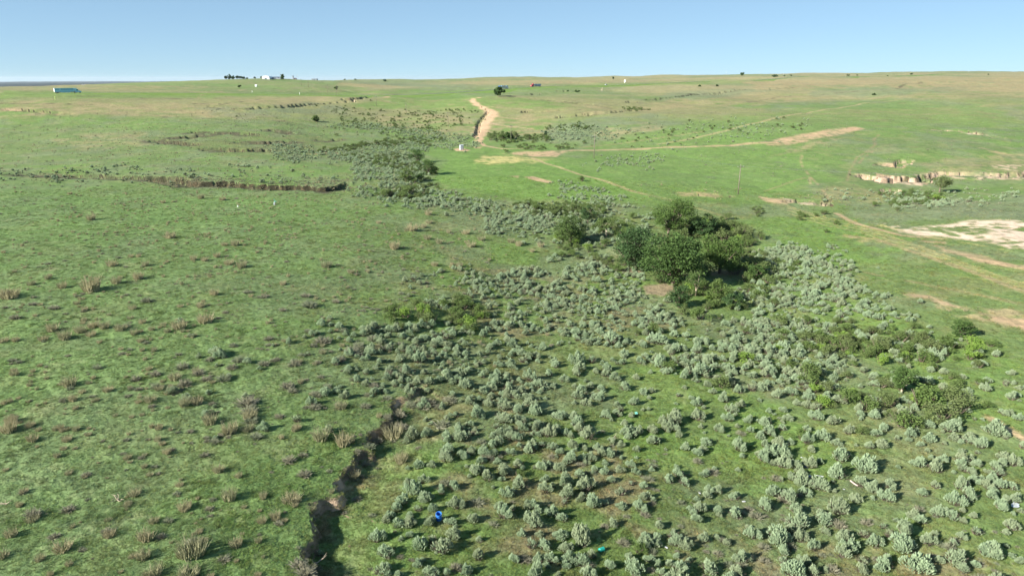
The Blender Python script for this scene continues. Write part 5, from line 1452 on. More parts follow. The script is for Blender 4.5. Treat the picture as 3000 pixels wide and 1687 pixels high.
tree_at('hillside_tree', 986, 266, 11, 14, 'small round tree standing by a utility pole near the highway', 929, n_cl=14, per=36, base=.25, leaf=.7)
tree_at('hillside_tree', 702, 257, 12, 7, 'small grey bushy tree left of the white hut', 930, leafm=M_green, n_cl=12, per=30, base=.02, leaf=.7)
tree_at('skyline_tree', 2174, 222, 15, 9, 'rounded dark tree alone on the right skyline', 931, leafm=M_tree_b, n_cl=18, per=40, base=.02, leaf=1.6)
tree_at('skyline_tree', 2269, 226, 20, 6, 'low flat dark tree group right of the round skyline tree', 932, leafm=M_tree_b, n_cl=18, per=36, base=.02, leaf=1.6)
tree_at('skyline_tree', 2485, 223, 11, 4, 'tiny dark tree on the skyline ridge halfway to the right edge', 933, leafm=M_tree_b, n_cl=10, per=30, base=.02, leaf=1.6)
tree_at('skyline_tree', 2672, 219, 9, 3.5, 'tiny dark tree furthest right on the skyline', 934, leafm=M_tree_b, n_cl=10, per=30, base=.02, leaf=1.8)
tree_at('skyline_tree', 1128, 239, 8, 5, 'tiny dark tree in the skyline saddle right of the farm', 935, leafm=M_tree_b, n_cl=10, per=30, base=.02, leaf=2.0)
tree_at('skyline_tree', 1796, 232, 4, 6, 'slim dark tree on the ridge left of the white tank', 936, leafm=M_tree_b, n_cl=8, per=26, base=.02, leaf=1.2)
tree_at('far_shrub_tree', 1690, 271, 20, 7, 'dark bush in the draw below the red truck', 937, n_cl=12, per=30, base=.02, leaf=.8)
tree_at('far_shrub_tree', 1663, 268, 6, 6, 'small dark bush left of the dark draw bush', 938, n_cl=8, per=24, base=.02, leaf=.7)
for k, (u, v, w_, h_, where) in enumerate([(2298, 224, 7, 3, 'just left of the low flat trees'), (2316, 223, 9, 3.5, 'just right of the low flat trees'), (2512, 222, 8, 3, 'second from the tiny halfway tree'), (2600, 224, 5, 3, 'on the bright right ridge'),
                                     (2895, 220, 7, 3, 'nearest the right picture edge'), (1010, 233, 6, 3, 'on the long slope right of the farm'), (1040, 235, 7, 3, 'left of the saddle tree'), (2050, 254, 8, 4, 'on the slope below the thin pylon'), (2100, 253, 6, 4, 'right of the slope bush below the pylon'), (2560, 279, 8, 4, 'alone on the far right pasture')]):
    tree_at('far_bush', u, v, w_, h_, 'tiny dark far bush ' + where, 980 + k, leafm=M_tree_b, n_cl=8, per=22, base=.02, leaf=1.2)
fx = lambda x: 600 + x / 6.44
fy = lambda y: 200 + y / 6.44
for k, (x, y, w_, h_, lb) in enumerate([
        (400, 190, 60, 60, 'leftmost low conifer of the farm shelterbelt'), (470, 195, 75, 100, 'tallest conifer of the farm shelterbelt'),
        (540, 192, 70, 66, 'third conifer from the left in the shelterbelt'), (610, 192, 70, 62, 'conifer in the middle of the shelterbelt'),
        (670, 190, 60, 50, 'smaller conifer right of the shelterbelt middle'), (735, 187, 70, 42, 'low conifer near the right end of the shelterbelt'),
        (800, 187, 60, 24, 'lowest bush closing the shelterbelt'), (945, 183, 50, 32, 'low round tree left of the domed barn'),
        (1070, 182, 40, 36, 'faint tree directly left of the domed barn'), (1150, 175, 50, 40, 'tree crown rising behind the domed barn')]):
    tree_at('farm_tree', fx(x), fy(y + 8), w_ / 6.44, h_ / 6.44, lb, 950 + k, leafm=M_tree_b, n_cl=16, per=36, base=.02, leaf=.85, shape='cone' if h_ > 55 else 'round')
tree_at('farm_tree', fx(1468), fy(222), 12, 17, 'tall dark green tree right of the farm buildings', 965, n_cl=20, per=44, base=.03, leaf=.85)

# ------------------------------------------------------------------ road and vehicles
RD0 = np.array([-401.0, 590.0]); RDD = np.array([437.0, 410.0])
sv = np.linspace(-1.3, 4.2, 260)
rc = RD0 + sv[:, None] * RDD
rz = G.z(rc[:, 0], rc[:, 1])
kern = np.hanning(25); kern /= kern.sum()
rz = np.convolve(np.pad(rz, 12, mode='edge'), kern, mode='valid') + 1.1
nrm = np.array([-RDD[1], RDD[0]]) / np.linalg.norm(RDD)
HEAD = math.atan2(RDD[1], RDD[0])
def road_strip(offs, zoff, name, m, **p):
    vs, fs = [], []
    k = len(offs)
    for i_, s in enumerate(sv):
        for o_, z_ in zip(offs, zoff):
            q_ = rc[i_] + nrm * o_
            vs.append((q_[0], q_[1], rz[i_] + z_))
    for i_ in range(len(sv) - 1):
        for a in range(k - 1):
            fs.append([i_ * k + a, i_ * k + a + 1, (i_ + 1) * k + a + 1, (i_ + 1) * k + a][::-1])
    return link(name, new_mesh(name, vs, np.array(fs), m), **p)
M_asph = noisy('asphalt', (.07, .07, .07), (.10, .10, .10), 2.0, coord='World')
M_verge = noisy('verge_grass', (.11, .19, .035), (.15, .22, .05), .12, coord='World')
M_white = noisy('white_paint', (.72, .72, .70), (.80, .80, .78), 3.0, rough=.5)
M_yellow = noisy('yellow_paint', (.75, .55, .06), (.8, .6, .08), 3.0, rough=.6)
road_strip([-30, -7.5, -5.6], [-4.2, -.12, 0], 'road_verge', M_verge, kind='structure', label='bright green grass verge in front of the highway')
road_strip([5.6, 7.5, 30], [0, -.12, -4.0], 'road_verge', M_verge, kind='structure', label='grass verge behind the highway')
road_strip([-5.6, 5.6], [0, 0], 'road', M_asph, kind='structure', label='two lane asphalt highway crossing the far slope')
for o_ in (-3.9, 3.9):
    road_strip([o_ - .08, o_ + .08], [.006, .006], 'edge_line', M_white, kind='structure')
road_strip([-.09, .09], [.006, .006], 'centre_line', M_yellow, kind='structure')


def road_point(u, off):
    t, _ = ts(u, 260)
    t = float(t)
    s = (t * RD0[1] - RD0[0]) / (RDD[0] - t * RDD[1])
    q_ = RD0 + s * RDD + nrm * off
    return (float(q_[0]), float(q_[1]), float(np.interp(s, sv, rz)))


def paint(name, c, rough=.35, metal=0.0):
    return noisy(name, tuple(np.array(c) * .88), tuple(np.minimum(np.array(c) * 1.08, 1)), 2.5, rough=rough, metal=metal, spec=.5)


M_tyre = noisy('tyre_rubber', (.02, .02, .02), (.04, .04, .04), 8.0)
M_chrome = paint('chrome', (.7, .72, .75), .2, 1.0)
M_glass = paint('dark_glass', (.02, .03, .04), .08)
M_steel = paint('galvanised_steel', (.52, .56, .60), .45, .3)
M_dark = paint('chassis', (.05, .05, .06), .6)
_wm = MB(); _wm.tube((0, -.15, 0), (0, .15, 0), .5, n=14); WHEEL = _wm.mesh('wheel', M_tyre)
_rm = MB(); _rm.tube((0, -.17, 0), (0, .17, 0), .27, n=10); RIM = _rm.mesh('rim', M_chrome)


def wheel(par, x, y, s=1.0):
    w_ = link('wheel', WHEEL, par, (x, y, .5 * s)); w_.scale = (s, s, s)
    link('rim', RIM, w_)


def semi(label, loc, head, cab_c, trailer_c, stripe_c=None, nose_c=None, kind='box'):
    t = thing('semi_truck', label, 'truck', loc, head)
    Mc = paint('cab_paint', cab_c); Mt = paint('trailer_paint', trailer_c, .5)
    # tractor: nose at +X
    c = MB()
    c.prism_y([(9.7, .55), (9.75, 1.2), (9.55, 1.75), (7.9, 2.1), (7.45, 3.0), (7.0, 3.35), (6.2, 4.0), (5.1, 4.0), (5.1, .75), (8.0, .75), (8.2, .55)], -1.2, 1.2)
    cab = c.part('cab', Mc, t)
    g = MB(); g.prism_y([(7.95, 2.13), (7.51, 3.02), (7.47, 3.0), (7.9, 2.1)], -1.05, 1.05); g.part('windscreen', M_glass, cab)
    for s_ in (-1, 1):
        g = MB(); g.box(6.2, 7.3, s_ * 1.2 - .01, s_ * 1.2 + .01, 2.1, 2.9); g.part('side_window', M_glass, cab)
        g = MB(); g.tube((5.0, s_ * 1.1, .9), (5.0, s_ * 1.1, 4.35), .1, n=8); g.part('exhaust_stack', M_chrome, cab)
        g = MB(); g.tube((5.4, s_ * 1.05, .75), (6.9, s_ * 1.05, .75), .33, n=10); g.part('fuel_tank', M_chrome, t)
        g = MB(); g.box(9.35, 9.78, s_ * .95 - .14, s_ * .95 + .14, 1.0, 1.25); g.part('headlight', M_white, cab)
    if nose_c:
        g = MB(); g.prism_y([(9.78, .5), (9.82, 1.25), (9.6, 1.82), (8.9, 1.96), (8.9, .5)], -1.22, 1.22); g.part('hood', paint('hood_paint', nose_c), cab)
    ch = MB(); ch.box(-9.6, 8.6, -.45, .45, .75, 1.0); ch.part('chassis', M_dark, t)
    if kind == 'box':
        b = MB(); b.box(-10.0, 4.6, -1.3, 1.3, 1.05, 4.05, .06)
        tr = b.part('trailer', Mt, t)
        if stripe_c is not None:
            for s_ in (-1, 1):
                for a0, a1 in ((-9.4, -6.2), (-5.2, 4.0)):
                    g = MB(); g.box(a0, a1, s_ * 1.3 - .012, s_ * 1.3 + .012, 2.95, 3.5); g.part('stripe', paint('stripe_paint', stripe_c), tr)
        g = MB(); g.box(-10.06, -9.98, -1.26, 1.26, 1.15, 3.98); g.part('rear_door', M_white, tr)
        for s_ in (-1, 1):
            g = MB(); g.box(-5.6, 1.5, s_ * 1.22 - .015, s_ * 1.22 + .015, .55, 1.04); g.part('side_skirt', Mt, tr)
    elif kind == 'hopper':
        b = MB(); b.prism_y([(-9.4, 1.6), (-8.8, 3.6), (3.9, 3.6), (4.3, 1.7), (1.5, 1.7), (.6, .9), (-1.4, .9), (-2.3, 1.6), (-3.2, 1.6), (-4.1, .9), (-6.0, .9), (-6.9, 1.6)], -1.28, 1.28)
        tr = b.part('trailer', Mt, t)
        for k in range(9):
            for s_ in (-1, 1):
                g = MB(); g.box(-8.2 + k * 1.4, -8.1 + k * 1.4, s_ * 1.3 - .04, s_ * 1.3 + .04, 1.75, 3.5); g.part('rib', M_steel, tr)
    else:
        b = MB(); b.box(-9.6, 4.3, -1.25, 1.25, 1.0, 1.2); b.box(-9.6, 3.4, -1.25, 1.25, 2.55, 2.65)
        for x in (-9.3, -5.2, -1.0, 3.2):
            for s_ in (-1, 1):
                b.box(x - .07, x + .07, s_ * 1.2 - .06, s_ * 1.2 + .06, 1.2, 2.6)
        b.part('carrier_frame', M_steel, t)
        pr = [(-2.1, .35), (2.1, .35), (2.15, .75), (1.3, .9), (.7, 1.35), (-1.0, 1.38), (-1.7, .95), (-2.15, .85)]
        for lv, xs in ((1.2, (-7.2, -2.6, 2.0)), (2.66, (-7.2, -2.7, 1.6))):
            for k, x in enumerate(xs):
                g = MB(); g.prism_y([(a + x, z + lv) for a, z in pr], -.88, .88)
                cc = g.part('carried_car', Mt if (k + int(lv)) % 3 else paint('dark_blue_paint', (.03, .08, .25)), t)
    for x, pair in ((-8.6, 1), (-7.4, 1), (5.2, 1), (6.4, 0), (8.8, 1)):
        for s_ in (-1, 1):
            if pair or x < 6:
                wheel(t, x, s_ * 1.05)
    return t


semi('long pale blue box-trailer truck with dark blue stripe on the highway', road_point(196, -2), HEAD, (.30, .66, .74), (.30, .62, .72), (.02, .16, .32))
semi('red-cabbed truck with grey hopper trailer on the highway right of the lone tree', road_point(1573, 2), HEAD + math.pi, (.40, .02, .05), (.28, .38, .46), kind='hopper')
semi('blue car-transporter truck with white nose just above the lone highway tree', road_point(1476, 2), HEAD + math.pi, (.05, .12, .35), (.12, .28, .52), nose_c=(.8, .8, .78), kind='carrier')

t = thing('parked_car', 'small silver car on the highway near the white tank', 'car', road_point(1778, 2), HEAD + math.pi)
g = MB(); g.prism_y([(-2.3, .35), (2.25, .35), (2.35, .7), (1.35, .95), (.6, 1.42), (-1.1, 1.45), (-1.9, 1.0), (-2.35, .9)], -.9, .9); bd = g.part('body', paint('silver_paint', (.45, .48, .52)), t)
g = MB(); g.prism_y([(1.22, .98), (.6, 1.36), (-1.05, 1.38), (-1.75, 1.0)], -.91, .91); g.part('window_band', M_glass, bd)
for x in (-1.4, 1.45):
    for s_ in (-1, 1):
        wheel(t, x, s_ * .8, .65)

# ------------------------------------------------------------------ utility line
M_wood = noisy('pole_wood', (.13, .105, .085), (.22, .185, .15), 4.0)
M_cer = paint('insulator', (.5, .5, .48), .3)
_p = MB(); _p.tube((0, 0, -.6), (0, 0, 10.3), .17, .11, n=8); POLE = _p.mesh('pole_shaft', M_wood, True)
_p = MB(); _p.box(-1.25, 1.25, -.06, .06, 9.5, 9.62); _p.box(-.5, -.44, -.09, -.06, 8.9, 9.55); _p.box(.44, .5, -.09, -.06, 8.9, 9.55); ARM = _p.mesh('crossarm', M_wood)
_p = MB(); _p.tube((0, 0, 0), (0, 0, .28), .06, .04, n=6); INS = _p.mesh('insulator', M_cer)


def upole(u, v, label, rz_, hs=1.0):
    p = on(u, v)
    t = thing('utility_pole', label, 'utility pole', p, rz_, 'utility poles crossing the valley')
    t.scale = (1, 1, hs)
    link('pole_shaft', POLE, t)
    a = link('crossarm', ARM, t)
    for x in (-1.1, 0, 1.1):
        link('insulator', INS, a, (x, 0, 9.62 if x else 10.2))
    return t, p


PL = [(2162, 570, 'nearest and tallest utility pole, above the grove on the right pasture'),
      (1740, 465, 'utility pole standing beside the tan track in the middle pasture'),
      (1497, 416, 'utility pole in front of the thicket right of the dirt track'),
      (1313, 371, 'utility pole on the green hillside left of the dirt track'),
      (1190, 334, 'utility pole halfway up the green hillside'),
      (1103, 312, 'utility pole below the small cut bank on the hillside'),
      (987, 281, 'utility pole beside the small tree near the highway'),
      (960, 275, 'utility pole just left of the small tree near the highway'),
      (904, 257, 'utility pole on the farm slope above the highway'),
      (883, 252, 'utility pole highest on the farm slope')]
pts = [on(a, b) for a, b, c in PL]
tops = []
for k, (u, v, lb) in enumerate(PL):
    a = pts[max(k - 1, 0)]; b = pts[min(k + 1, len(PL) - 1)]
    ang = math.atan2(b.y - a.y, b.x - a.x)
    hpx = [85, 67, 49, 41, 31, 29, 27, 26, 19, 17][k]
    hs = min(max(hpx * depth_of(pts[k]) / PF / 10.2, .8), 1.3)
    t, p = upole(u, v, lb, ang + math.pi / 2, hs)
    tops.append((p, ang + math.pi / 2, hs))
t0 = (Vector((pts[0].x + 118, pts[0].y - 48, float(G.z(pts[0].x + 118, pts[0].y - 48)[0]))), tops[0][1], 1.0)
M_wire = paint('wire', (.30, .32, .33), .4, .6)
for k in range(-1, 6):
    A_ = t0 if k < 0 else tops[k]; B_ = tops[k + 1]
    for x, zz in ((-1.1, 9.9), (1.1, 9.9)):
        a = A_[0] + Vector((x * math.cos(A_[1]), x * math.sin(A_[1]), zz * A_[2])); b = B_[0] + Vector((x * math.cos(B_[1]), x * math.sin(B_[1]), zz * B_[2]))
        g = MB(); last = None
        for q_ in range(13):
            f_ = q_ / 12; c = a.lerp(b, f_); c.z -= 4 * 1.6 * f_ * (1 - f_)
            if last is not None:
                g.tube(last, c, .014, n=3, cap=False)
            last = c
        o = g.part('power_cable', M_wire)
        o['label'] = ('left' if x < 0 else 'right') + ' cable of the ' + ('first second third fourth fifth sixth seventh'.split()[k + 1]) + ' sagging power line span, counted from the right'; o['category'] = 'cable'; o['group'] = 'power cables of the utility line'

M_far = paint('far_pole', (.35, .38, .40), .6)
for k, (u, v, h, lb) in enumerate([(2006, 224, 7, 'faint thin mast on the skyline left of the tall pylon'), (2127, 219, 12, 'tall thin pylon on the skyline left of the round tree'),
                     (2226, 219, 7, 'thin skyline mast right of the round tree'), (2295, 222, 8, 'thin skyline mast beside the low flat trees'), (2838, 214, 7, 'faint mast on the far right skyline'),
                     (821, 233, 21, 'tall thin mast between the domed barn and the tall farm tree'), (872, 228, 14, 'thin mast right of the red-roofed tower'), (950, 231, 8, 'short thin mast right of the low farm shed')]):
    p = on(u, v); kk = depth_of(p) / PF
    t = thing('radio_mast', lb, 'mast', p)
    g = MB(); Hm = h * kk; r_ = .25 * kk
    g.tube((-r_, 0, -.3), (0, 0, Hm), r_ * .5, r_ * .35, n=4); g.tube((r_, 0, -.3), (0, 0, Hm), r_ * .5, r_ * .35, n=4)
    g.part('mast_frame', M_far, t)
    g = MB(); g.box(-1.1 * kk, 1.1 * kk, -.12 * kk, .12 * kk, Hm * .86, Hm * .9); g.part('crossarm', M_far, t)

# ------------------------------------------------------------------ farm on the hill
M_roofw = paint('white_roof', (.74, .78, .80), .4)
M_wallw = paint('pale_wall', (.62, .64, .64), .6)
M_roofd = paint('dark_roof', (.10, .13, .18), .5)
M_red = paint('red_roof', (.32, .06, .06), .6)
M_wallg = paint('grey_wall', (.24, .27, .31), .7)


def building(name, label, cat, u, v, wpx, hpx, dep_m, roofm, wallm, style='gable', door=True):
    p = on(u, v); k = depth_of(p) / PF
    W_, Hh = wpx * k, hpx * k
    t = thing(name, label, cat, p, 0)
    eave = {'gable': .62, 'dome': .42, 'flat': .85, 'lean': .7}[style] * Hh
    g = MB(); g.box(-W_ / 2, W_ / 2, 0, dep_m, -.6, eave); g.part('wall', wallm, t)
    g = MB()
    e = .35
    if style == 'gable':
        g.add([(-W_ / 2 - e, -e, eave - .05), (W_ / 2 + e, -e, eave - .05), (W_ / 2 + e, dep_m + e, eave - .05), (-W_ / 2 - e, dep_m + e, eave - .05), (-W_ / 2 - e, dep_m / 2, Hh), (W_ / 2 + e, dep_m / 2, Hh)],
              [[0, 1, 5, 4], [2, 3, 4, 5], [0, 4, 3], [1, 2, 5], [0, 3, 2, 1]])
    elif style == 'dome':
        pr = [(W_ * .52 * math.cos(a), eave + (Hh - eave) * math.sin(a)) for a in np.linspace(0, math.pi, 11)]
        g.prism_y(pr, -e, dep_m + e)
    else:
        g.box(-W_ / 2 - e, W_ / 2 + e, -e, dep_m + e, eave, Hh)
    g.part('roof', roofm, t)
    if door:
        g = MB(); g.box(-W_ * .14, W_ * .14, -.06, .02, 0, eave * .85); g.part('door', M_roofd, t)
        for x in (-.34, .34):
            g = MB(); g.box(W_ * (x - .06), W_ * (x + .06), -.05, .02, eave * .45, eave * .75); g.part('window', M_glass, t)
    return t


building('barn', 'white round-roofed barn at the middle of the hilltop farm', 'barn', fx(1150), fy(210), 22, 9.5, 16, M_roofw, M_wallw, 'dome')
building('shed', 'dark blue shed attached right of the white round-roofed barn', 'shed', fx(1228), fy(206), 13, 4.6, 9, M_roofd, M_wallg, 'gable')
building('barn', 'long low dark-roofed barn behind the white round-roofed barn', 'barn', fx(1310), fy(180), 36, 5.5, 12, M_roofd, M_wallg, 'gable')
building('shed', 'small red-roofed shed at the foot of the narrow dark tower', 'shed', fx(1690), fy(176), 7, 3.5, 6, M_red, M_wallg, 'gable')
building('tower', 'narrow dark tower beside the red-roofed shed on the farm hill', 'tower', fx(1662), fy(176), 3.4, 9.5, 2.5, M_roofd, M_wallg, 'flat', door=False)
building('shed', 'low flat grey shed at the right end of the farm skyline', 'shed', fx(2060), fy(190), 15, 3.6, 8, M_wallg, M_wallg, 'flat')
building('hut', 'small white hut on the slope below the farm', 'hut', 749.5, 255, 4.5, 6, 2.5, M_roofw, M_wallw, 'gable', door=False)

# white tank
p = on(1831, 243); k = depth_of(p) / PF
t = thing('storage_tank', 'white upright cylindrical tank above the highway', 'tank', p)
g = MB(); g.tube((0, 0, -.2), (0, 0, 7.5 * k), 2.7 * k, n=20); g.part('tank_wall', M_white, t, True)
g = MB(); g.tube((0, 0, 7.5 * k), (0, 0, 8.5 * k), 2.8 * k, .4 * k, n=20); g.part('tank_roof', M_roofw, t)

# galvanised box hut on its bare circle
p = on(1352, 439.5); k = depth_of(p) / PF
t = thing('pump_hut', 'tall galvanised metal box hut on a bare circle of red soil', 'hut', p, R(28))
a, hh_ = 9.5 * k, 15.0 * k
g = MB()
g.box(-a / 2, a / 2, -a / 2, a / 2, -.2, hh_ * .88); bx = g.part('wall', M_steel, t)
for k2 in range(8):
    x = -a / 2 + a * (k2 + .5) / 8
    g = MB(); g.box(x - .04, x + .04, -a / 2 - .035, -a / 2 - .003, 0, hh_ * .87); g.part('rib', M_steel, bx)
    g = MB(); g.box(-a / 2 - .035, -a / 2 - .003, x - .04, x + .04, 0, hh_ * .87); g.part('rib', M_steel, bx)
g = MB()
g.add([(-a * .54, -a * .54, hh_ * .88), (a * .54, -a * .54, hh_ * .88), (a * .54, a * .54, hh_ * .88), (-a * .54, a * .54, hh_ * .88), (-a * .54, 0, hh_), (a * .54, 0, hh_)], [[0, 1, 5, 4], [2, 3, 4, 5], [0, 4, 3], [1, 2, 5], [0, 3, 2, 1]])
g.part('roof', M_steel, t)
g = MB(); g.box(-a * .2, a * .2, -a / 2 - .07, -a / 2 - .04, 0, hh_ * .62); dr = g.part('door', M_wallw, t)
g = MB(); g.box(a * .12, a * .16, -a / 2 - .12, -a / 2 - .07, hh_ * .3, hh_ * .34); g.part('handle', M_dark, dr)

# stand-pipe and posts
p = on(805, 601)
t = thing('stand_pipe', 'white and green stand pipe alone on the left pasture', 'pipe', p)
g = MB(); g.tube((0, 0, -.2), (0, 0, .95), .16, n=10); g.part('pipe', M_steel, t)
g = MB(); g.tube((0, 0, .95), (0, 0, 1.75), .07, n=8); g.tube((0, 0, 1.0), (.55, 0, 1.0), .09, n=8); g.part('valve', paint('green_paint', (.12, .38, .30)), t)
g = MB(); g.tube((-.3, .1, -.2), (-.3, .1, .6), .06, n=6); g.part('side_post', M_steel, t)
for u, v, h, m_, lb in [(739, 271, 4.5, M_white, 'short white marker post above the highway verge left of the farm track'), (878, 277, 5.5, M_white, 'short white marker post on the verge below the utility poles'),
                        (162, 293, 9, paint('lime_paint', (.45, .62, .16)), 'yellow-green marker post below the pale blue truck'), (697, 607, 4, M_white, 'tiny stake left of the stand pipe')]:
    p = on(u, v); k = depth_of(p) / PF
    t = thing('marker_post', lb, 'post', p)
    g = MB(); g.tube((0, 0, -.2), (0, 0, h * k), .35 * min(k, .35) + .1, n=8); g.part('post', m_, t)
    g = MB(); g.tube((0, 0, h * k), (0, 0, h * k + .12), .35 * min(k, .35) + .14, .1, n=8); g.part('cap', m_, t)
p = on(1764, 267); k = depth_of(p) / PF
t = thing('gate_frame', 'yellowish H-shaped gate posts below the silver car', 'gate', p)
for x in (-3 * k, 0):
    g = MB(); g.tube((x, 0, -.2), (x, 0, (9.5 if x == 0 else 6) * k), .25, n=6); g.part('post', M_barkpale, t)
g = MB(); g.tube((-3 * k, 0, 4 * k), (0, 0, 4 * k), .18, n=6); g.part('rail', M_barkpale, t)


def branchy(name, label, u, v, size, seed, m_, cat='dead branch', n=7):
    p = on(u, v)
    r_ = np.random.default_rng(seed)
    t = thing(name, label, cat, p, r_.uniform(0, 6))
    for k in range(n):
        a = r_.uniform(0, 6.28)
        q0 = Vector((r_.normal() * .1 * size, r_.normal() * .1 * size, .05))
        q1 = q0 + Vector((math.cos(a), math.sin(a), r_.uniform(.15, .7))) * size * r_.uniform(.3, .55)
        q2 = q1 + Vector((math.cos(a + .6), math.sin(a + .6), r_.uniform(-.1, .5))) * size * .25
        g = MB(); g.tube(q0, q1, .035 * size, .02 * size, n=5); g.tube(q1, q2, .02 * size, .008 * size, n=5)
        g.part('branch', m_, t)
branchy('dead_tree', 'bleached fallen dead tree on the slope above the pale blue truck', 245, 250, 5.5, 5, M_white, 'dead tree')
branchy('dead_branch', 'bleached dead branch lying on the left meadow', 346, 1465, 1.0, 6, M_barkpale)
branchy('dead_branch', 'forked dead branch at the foot of the gully wall', 918, 1618, 1.3, 7, M_barkpale)
branchy('dead_branch', 'small dead branch on the meadow far left edge', 14, 1475, .7, 8, M_barkpale)
branchy('dead_branch', 'dead grey branch pile in the scrub right of the gully head', 1285, 1245, 1.8, 9, M_grey, n=12)
branchy('dead_branch', 'thin dead stick lying on the green flat', 1800, 1283, 1.1, 10, M_barkpale, n=3)

# blue drum
p = on(1286, 1522)
t = thing('plastic_drum', 'bright blue plastic drum leaning among the sagebrush', 'drum', p, R(-20))
t.rotation_euler = (R(14), R(10), R(-30)); t.scale = (.86, .86, .82)
M_blue = noisy('blue_plastic', (.02, .12, .48), (.04, .19, .60), 4.0, rough=.45, spec=.4)
g = MB()
prf = [(0, .27), (.08, .29), (.28, .29), (.30, .31), (.33, .29), (.58, .29), (.60, .31), (.63, .29), (.84, .29), (.9, .27)]
for (z0, r0), (z1, r1) in zip(prf[:-1], prf[1:]):
    g.tube((0, 0, z0 * 1.05), (0, 0, z1 * 1.05), r0, r1, n=20, cap=False)
for (z0, r0), (z1, r1) in (((.94, .25), (.12, .26)),):
    g.tube((0, 0, z0), (0, 0, z1), r0, r1, n=20, cap=False)
g.tube((0, 0, .10), (0, 0, .12), .27, n=20)
g.part('drum_body', M_blue, t, True)
g = MB()
for k in range(20):
    a0, a1 = 2 * math.pi * k / 20, 2 * math.pi * (k + 1) / 20
    g.tube((.27 * math.cos(a0), .27 * math.sin(a0), .945), (.27 * math.cos(a1), .27 * math.sin(a1), .945), .022, n=5, cap=False)
g.part('rim', paint('light_blue_plastic', (.05, .25, .75), .3), t)
# teal bucket
p = on(1762, 1614)
t = thing('bucket', 'small teal bucket lying on its side by a big sagebrush', 'bucket', p + Vector((0, 0, .16)))
t.rotation_euler = (R(100), R(0), R(125))
M_teal = paint('teal_plastic', (.02, .36, .28), .35)
g = MB(); g.tube((0, 0, -.22), (0, 0, .2), .155, .185, n=18, cap=False); g.tube((0, 0, -.22), (0, 0, -.21), .155, n=18); g.part('bucket_body', M_teal, t, True)
g = MB(); g.tube((0, 0, .18), (0, 0, .205), .20, n=18, cap=False); g.part('rim', M_teal, t)
g = MB(); g.tube((0, 0, .185), (0, 0, -.2), .175, .145, n=18, cap=False); g.part('inside', M_dark, t)


def scrap(name, label, cat, u, v, size, m_, seed, aspect=.6):
    """crumpled sheet of rubbish with its own thickness"""
    p = on(u, v); size *= .72
    r_ = np.random.default_rng(seed)
    nx, ny = 7, 5
    vs = []
    for lay_ in (0, 1):
        for j_ in range(ny):
            for i_ in range(nx):
                hgt = .12 * size * float(fbm(np.array([i_ * .7 + seed]), np.array([j_ * .7]), 2, seed)[0]) + .03
                vs.append(((i_ / (nx - 1) - .5) * size * (1 + .2 * math.sin(j_ + seed)), (j_ / (ny - 1) - .5) * size * aspect * (1 + .2 * math.sin(i_ * 1.3 + seed)), hgt + lay_ * .02))
    fs = []
    for j_ in range(ny - 1):
        for i_ in range(nx - 1):
            a = j_ * nx + i_
            fs.append([a, a + nx, a + nx + 1, a + 1]); b_ = a + nx * ny
            fs.append([b_, b_ + 1, b_ + nx + 1, b_ + nx])
    rim = [i_ for i_ in range(nx)] + [nx - 1 + nx * j_ for j_ in range(1, ny)] + [nx * (ny - 1) + i_ for i_ in range(nx - 2, -1, -1)] + [nx * j_ for j_ in range(ny - 2, 0, -1)]
    for a, b_ in zip(rim, rim[1:] + rim[:1]):
        fs.append([a, b_, b_ + nx * ny, a + nx * ny])
    o = link(name, new_mesh(name, vs, fs, m_), loc=p, label=label, category=cat)
    o.rotation_euler.z = r_.uniform(0, 6.28)
    return o


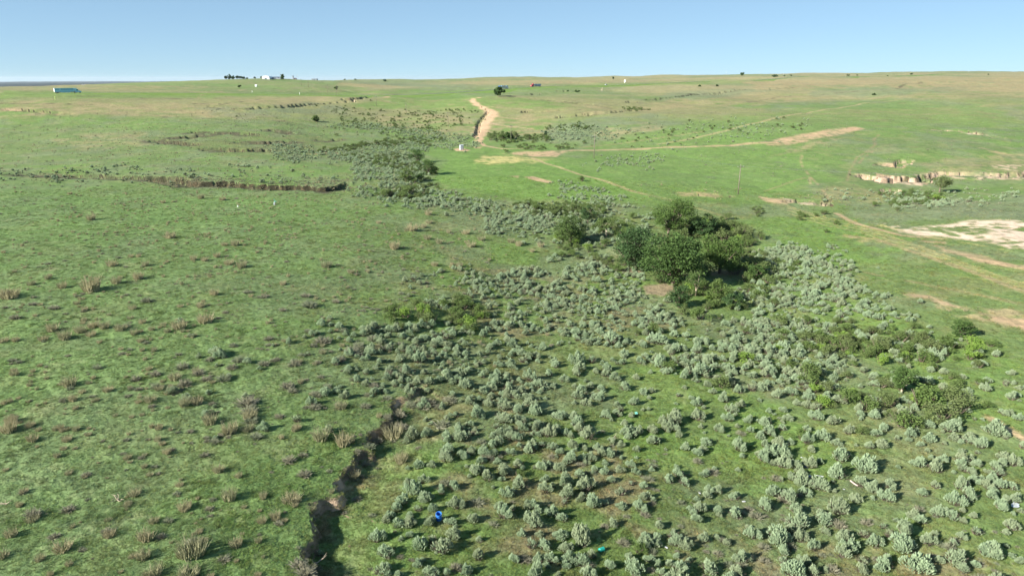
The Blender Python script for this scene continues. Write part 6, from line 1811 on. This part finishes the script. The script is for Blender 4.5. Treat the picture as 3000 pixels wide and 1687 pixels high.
M_litw = noisy('dirty_plastic', (.38, .38, .36), (.66, .68, .70), 6.0, rough=.6)
M_litp = paint('pinkish_board', (.62, .48, .44), .7)
M_litg = paint('grey_sheet', (.38, .42, .44), .5)
M_litb = paint('dark_tarp', (.05, .08, .13), .5)
M_litt = paint('teal_scrap', (.18, .50, .42), .5)
ru = lambda x: 2050 + x / 2.711
rv = lambda y: 1240 + y / 2.711
scrap('plastic_bag', 'crumpled white plastic bag beside a round sagebrush on the green flat', 'plastic bag', ru(838), rv(325), .55, M_litw, 1)
scrap('dark_tarp', 'dark tarp scrap just below the crumpled white bag', 'tarp', ru(840), rv(350), .6, M_litb, 2)
scrap('tarp_strip', 'long dark blue tarp strip caught between two sagebrush', 'tarp', ru(865), rv(425), 1.1, M_litb, 3, .35)
scrap('tarp_strip', 'pale wrinkled strip right of the dark blue tarp strip', 'tarp', ru(955), rv(424), .9, M_litw, 4, .25)
scrap('board', 'pinkish white board lying in open grass', 'board', ru(1220), rv(478), 1.1, M_litp, 5, .25)
scrap('paper_scrap', 'white paper scrap near the left edge of the green flat', 'paper scrap', ru(350), rv(623), .4, M_litw, 6)
scrap('paper_scrap', 'small white scrap above the crumpled bag', 'paper scrap', ru(880), rv(277), .45, M_litw, 7, .4)
scrap('paper_scrap', 'tiny white scrap left of the small white scrap', 'paper scrap', ru(808), rv(270), .28, M_litw, 8)
scrap('paper_scrap', 'tiny pinkish scrap in the middle of the green flat', 'paper scrap', ru(853), rv(576), .28, M_litp, 9)
scrap('paper_scrap', 'tiny white scrap below the pinkish board', 'paper scrap', ru(1145), rv(525), .25, M_litw, 10)
scrap('metal_sheet', 'bent grey metal sheet near the right edge of the scrub', 'metal sheet', ru(2505), rv(655), 1.2, M_litg, 11, .6)
scrap('plastic_scrap', 'teal plastic scrap in the shade of a sagebrush above the flat', 'plastic scrap', 1864, 1211, .7, M_litt, 12)
scrap('paper_scrap', 'white scrap at the foot of the lowest shrubs right of the teal bucket', 'paper scrap', 1952, 1603, .35, M_litw, 13)
scrap('paper_scrap', 'pale flat scrap in the middle of the scrub clearing', 'paper scrap', 2050, 1444, .3, M_litw, 14)


# ------------------------------------------------------------------ thin summer haze
hm = bpy.data.materials.new('haze')
hm.use_nodes = True
hm.node_tree.nodes.clear()
pv = hm.node_tree.nodes.new('ShaderNodeVolumePrincipled')
pv.inputs['Color'].default_value = (.80, .90, 1.0, 1)
pv.inputs['Density'].default_value = 0.000016
pv.inputs['Anisotropy'].default_value = 0.2
ho = hm.node_tree.nodes.new('ShaderNodeOutputMaterial')
hm.node_tree.links.new(pv.outputs[0], ho.inputs['Volume'])
g = MB(); g.box(-33000, 33000, -33000, 33000, float(gz.min()) - 1.5, max(float(gz.max()), CAMZ) + 16)
g.part('haze', hm, kind='stuff', label='thin pale haze over the whole prairie')
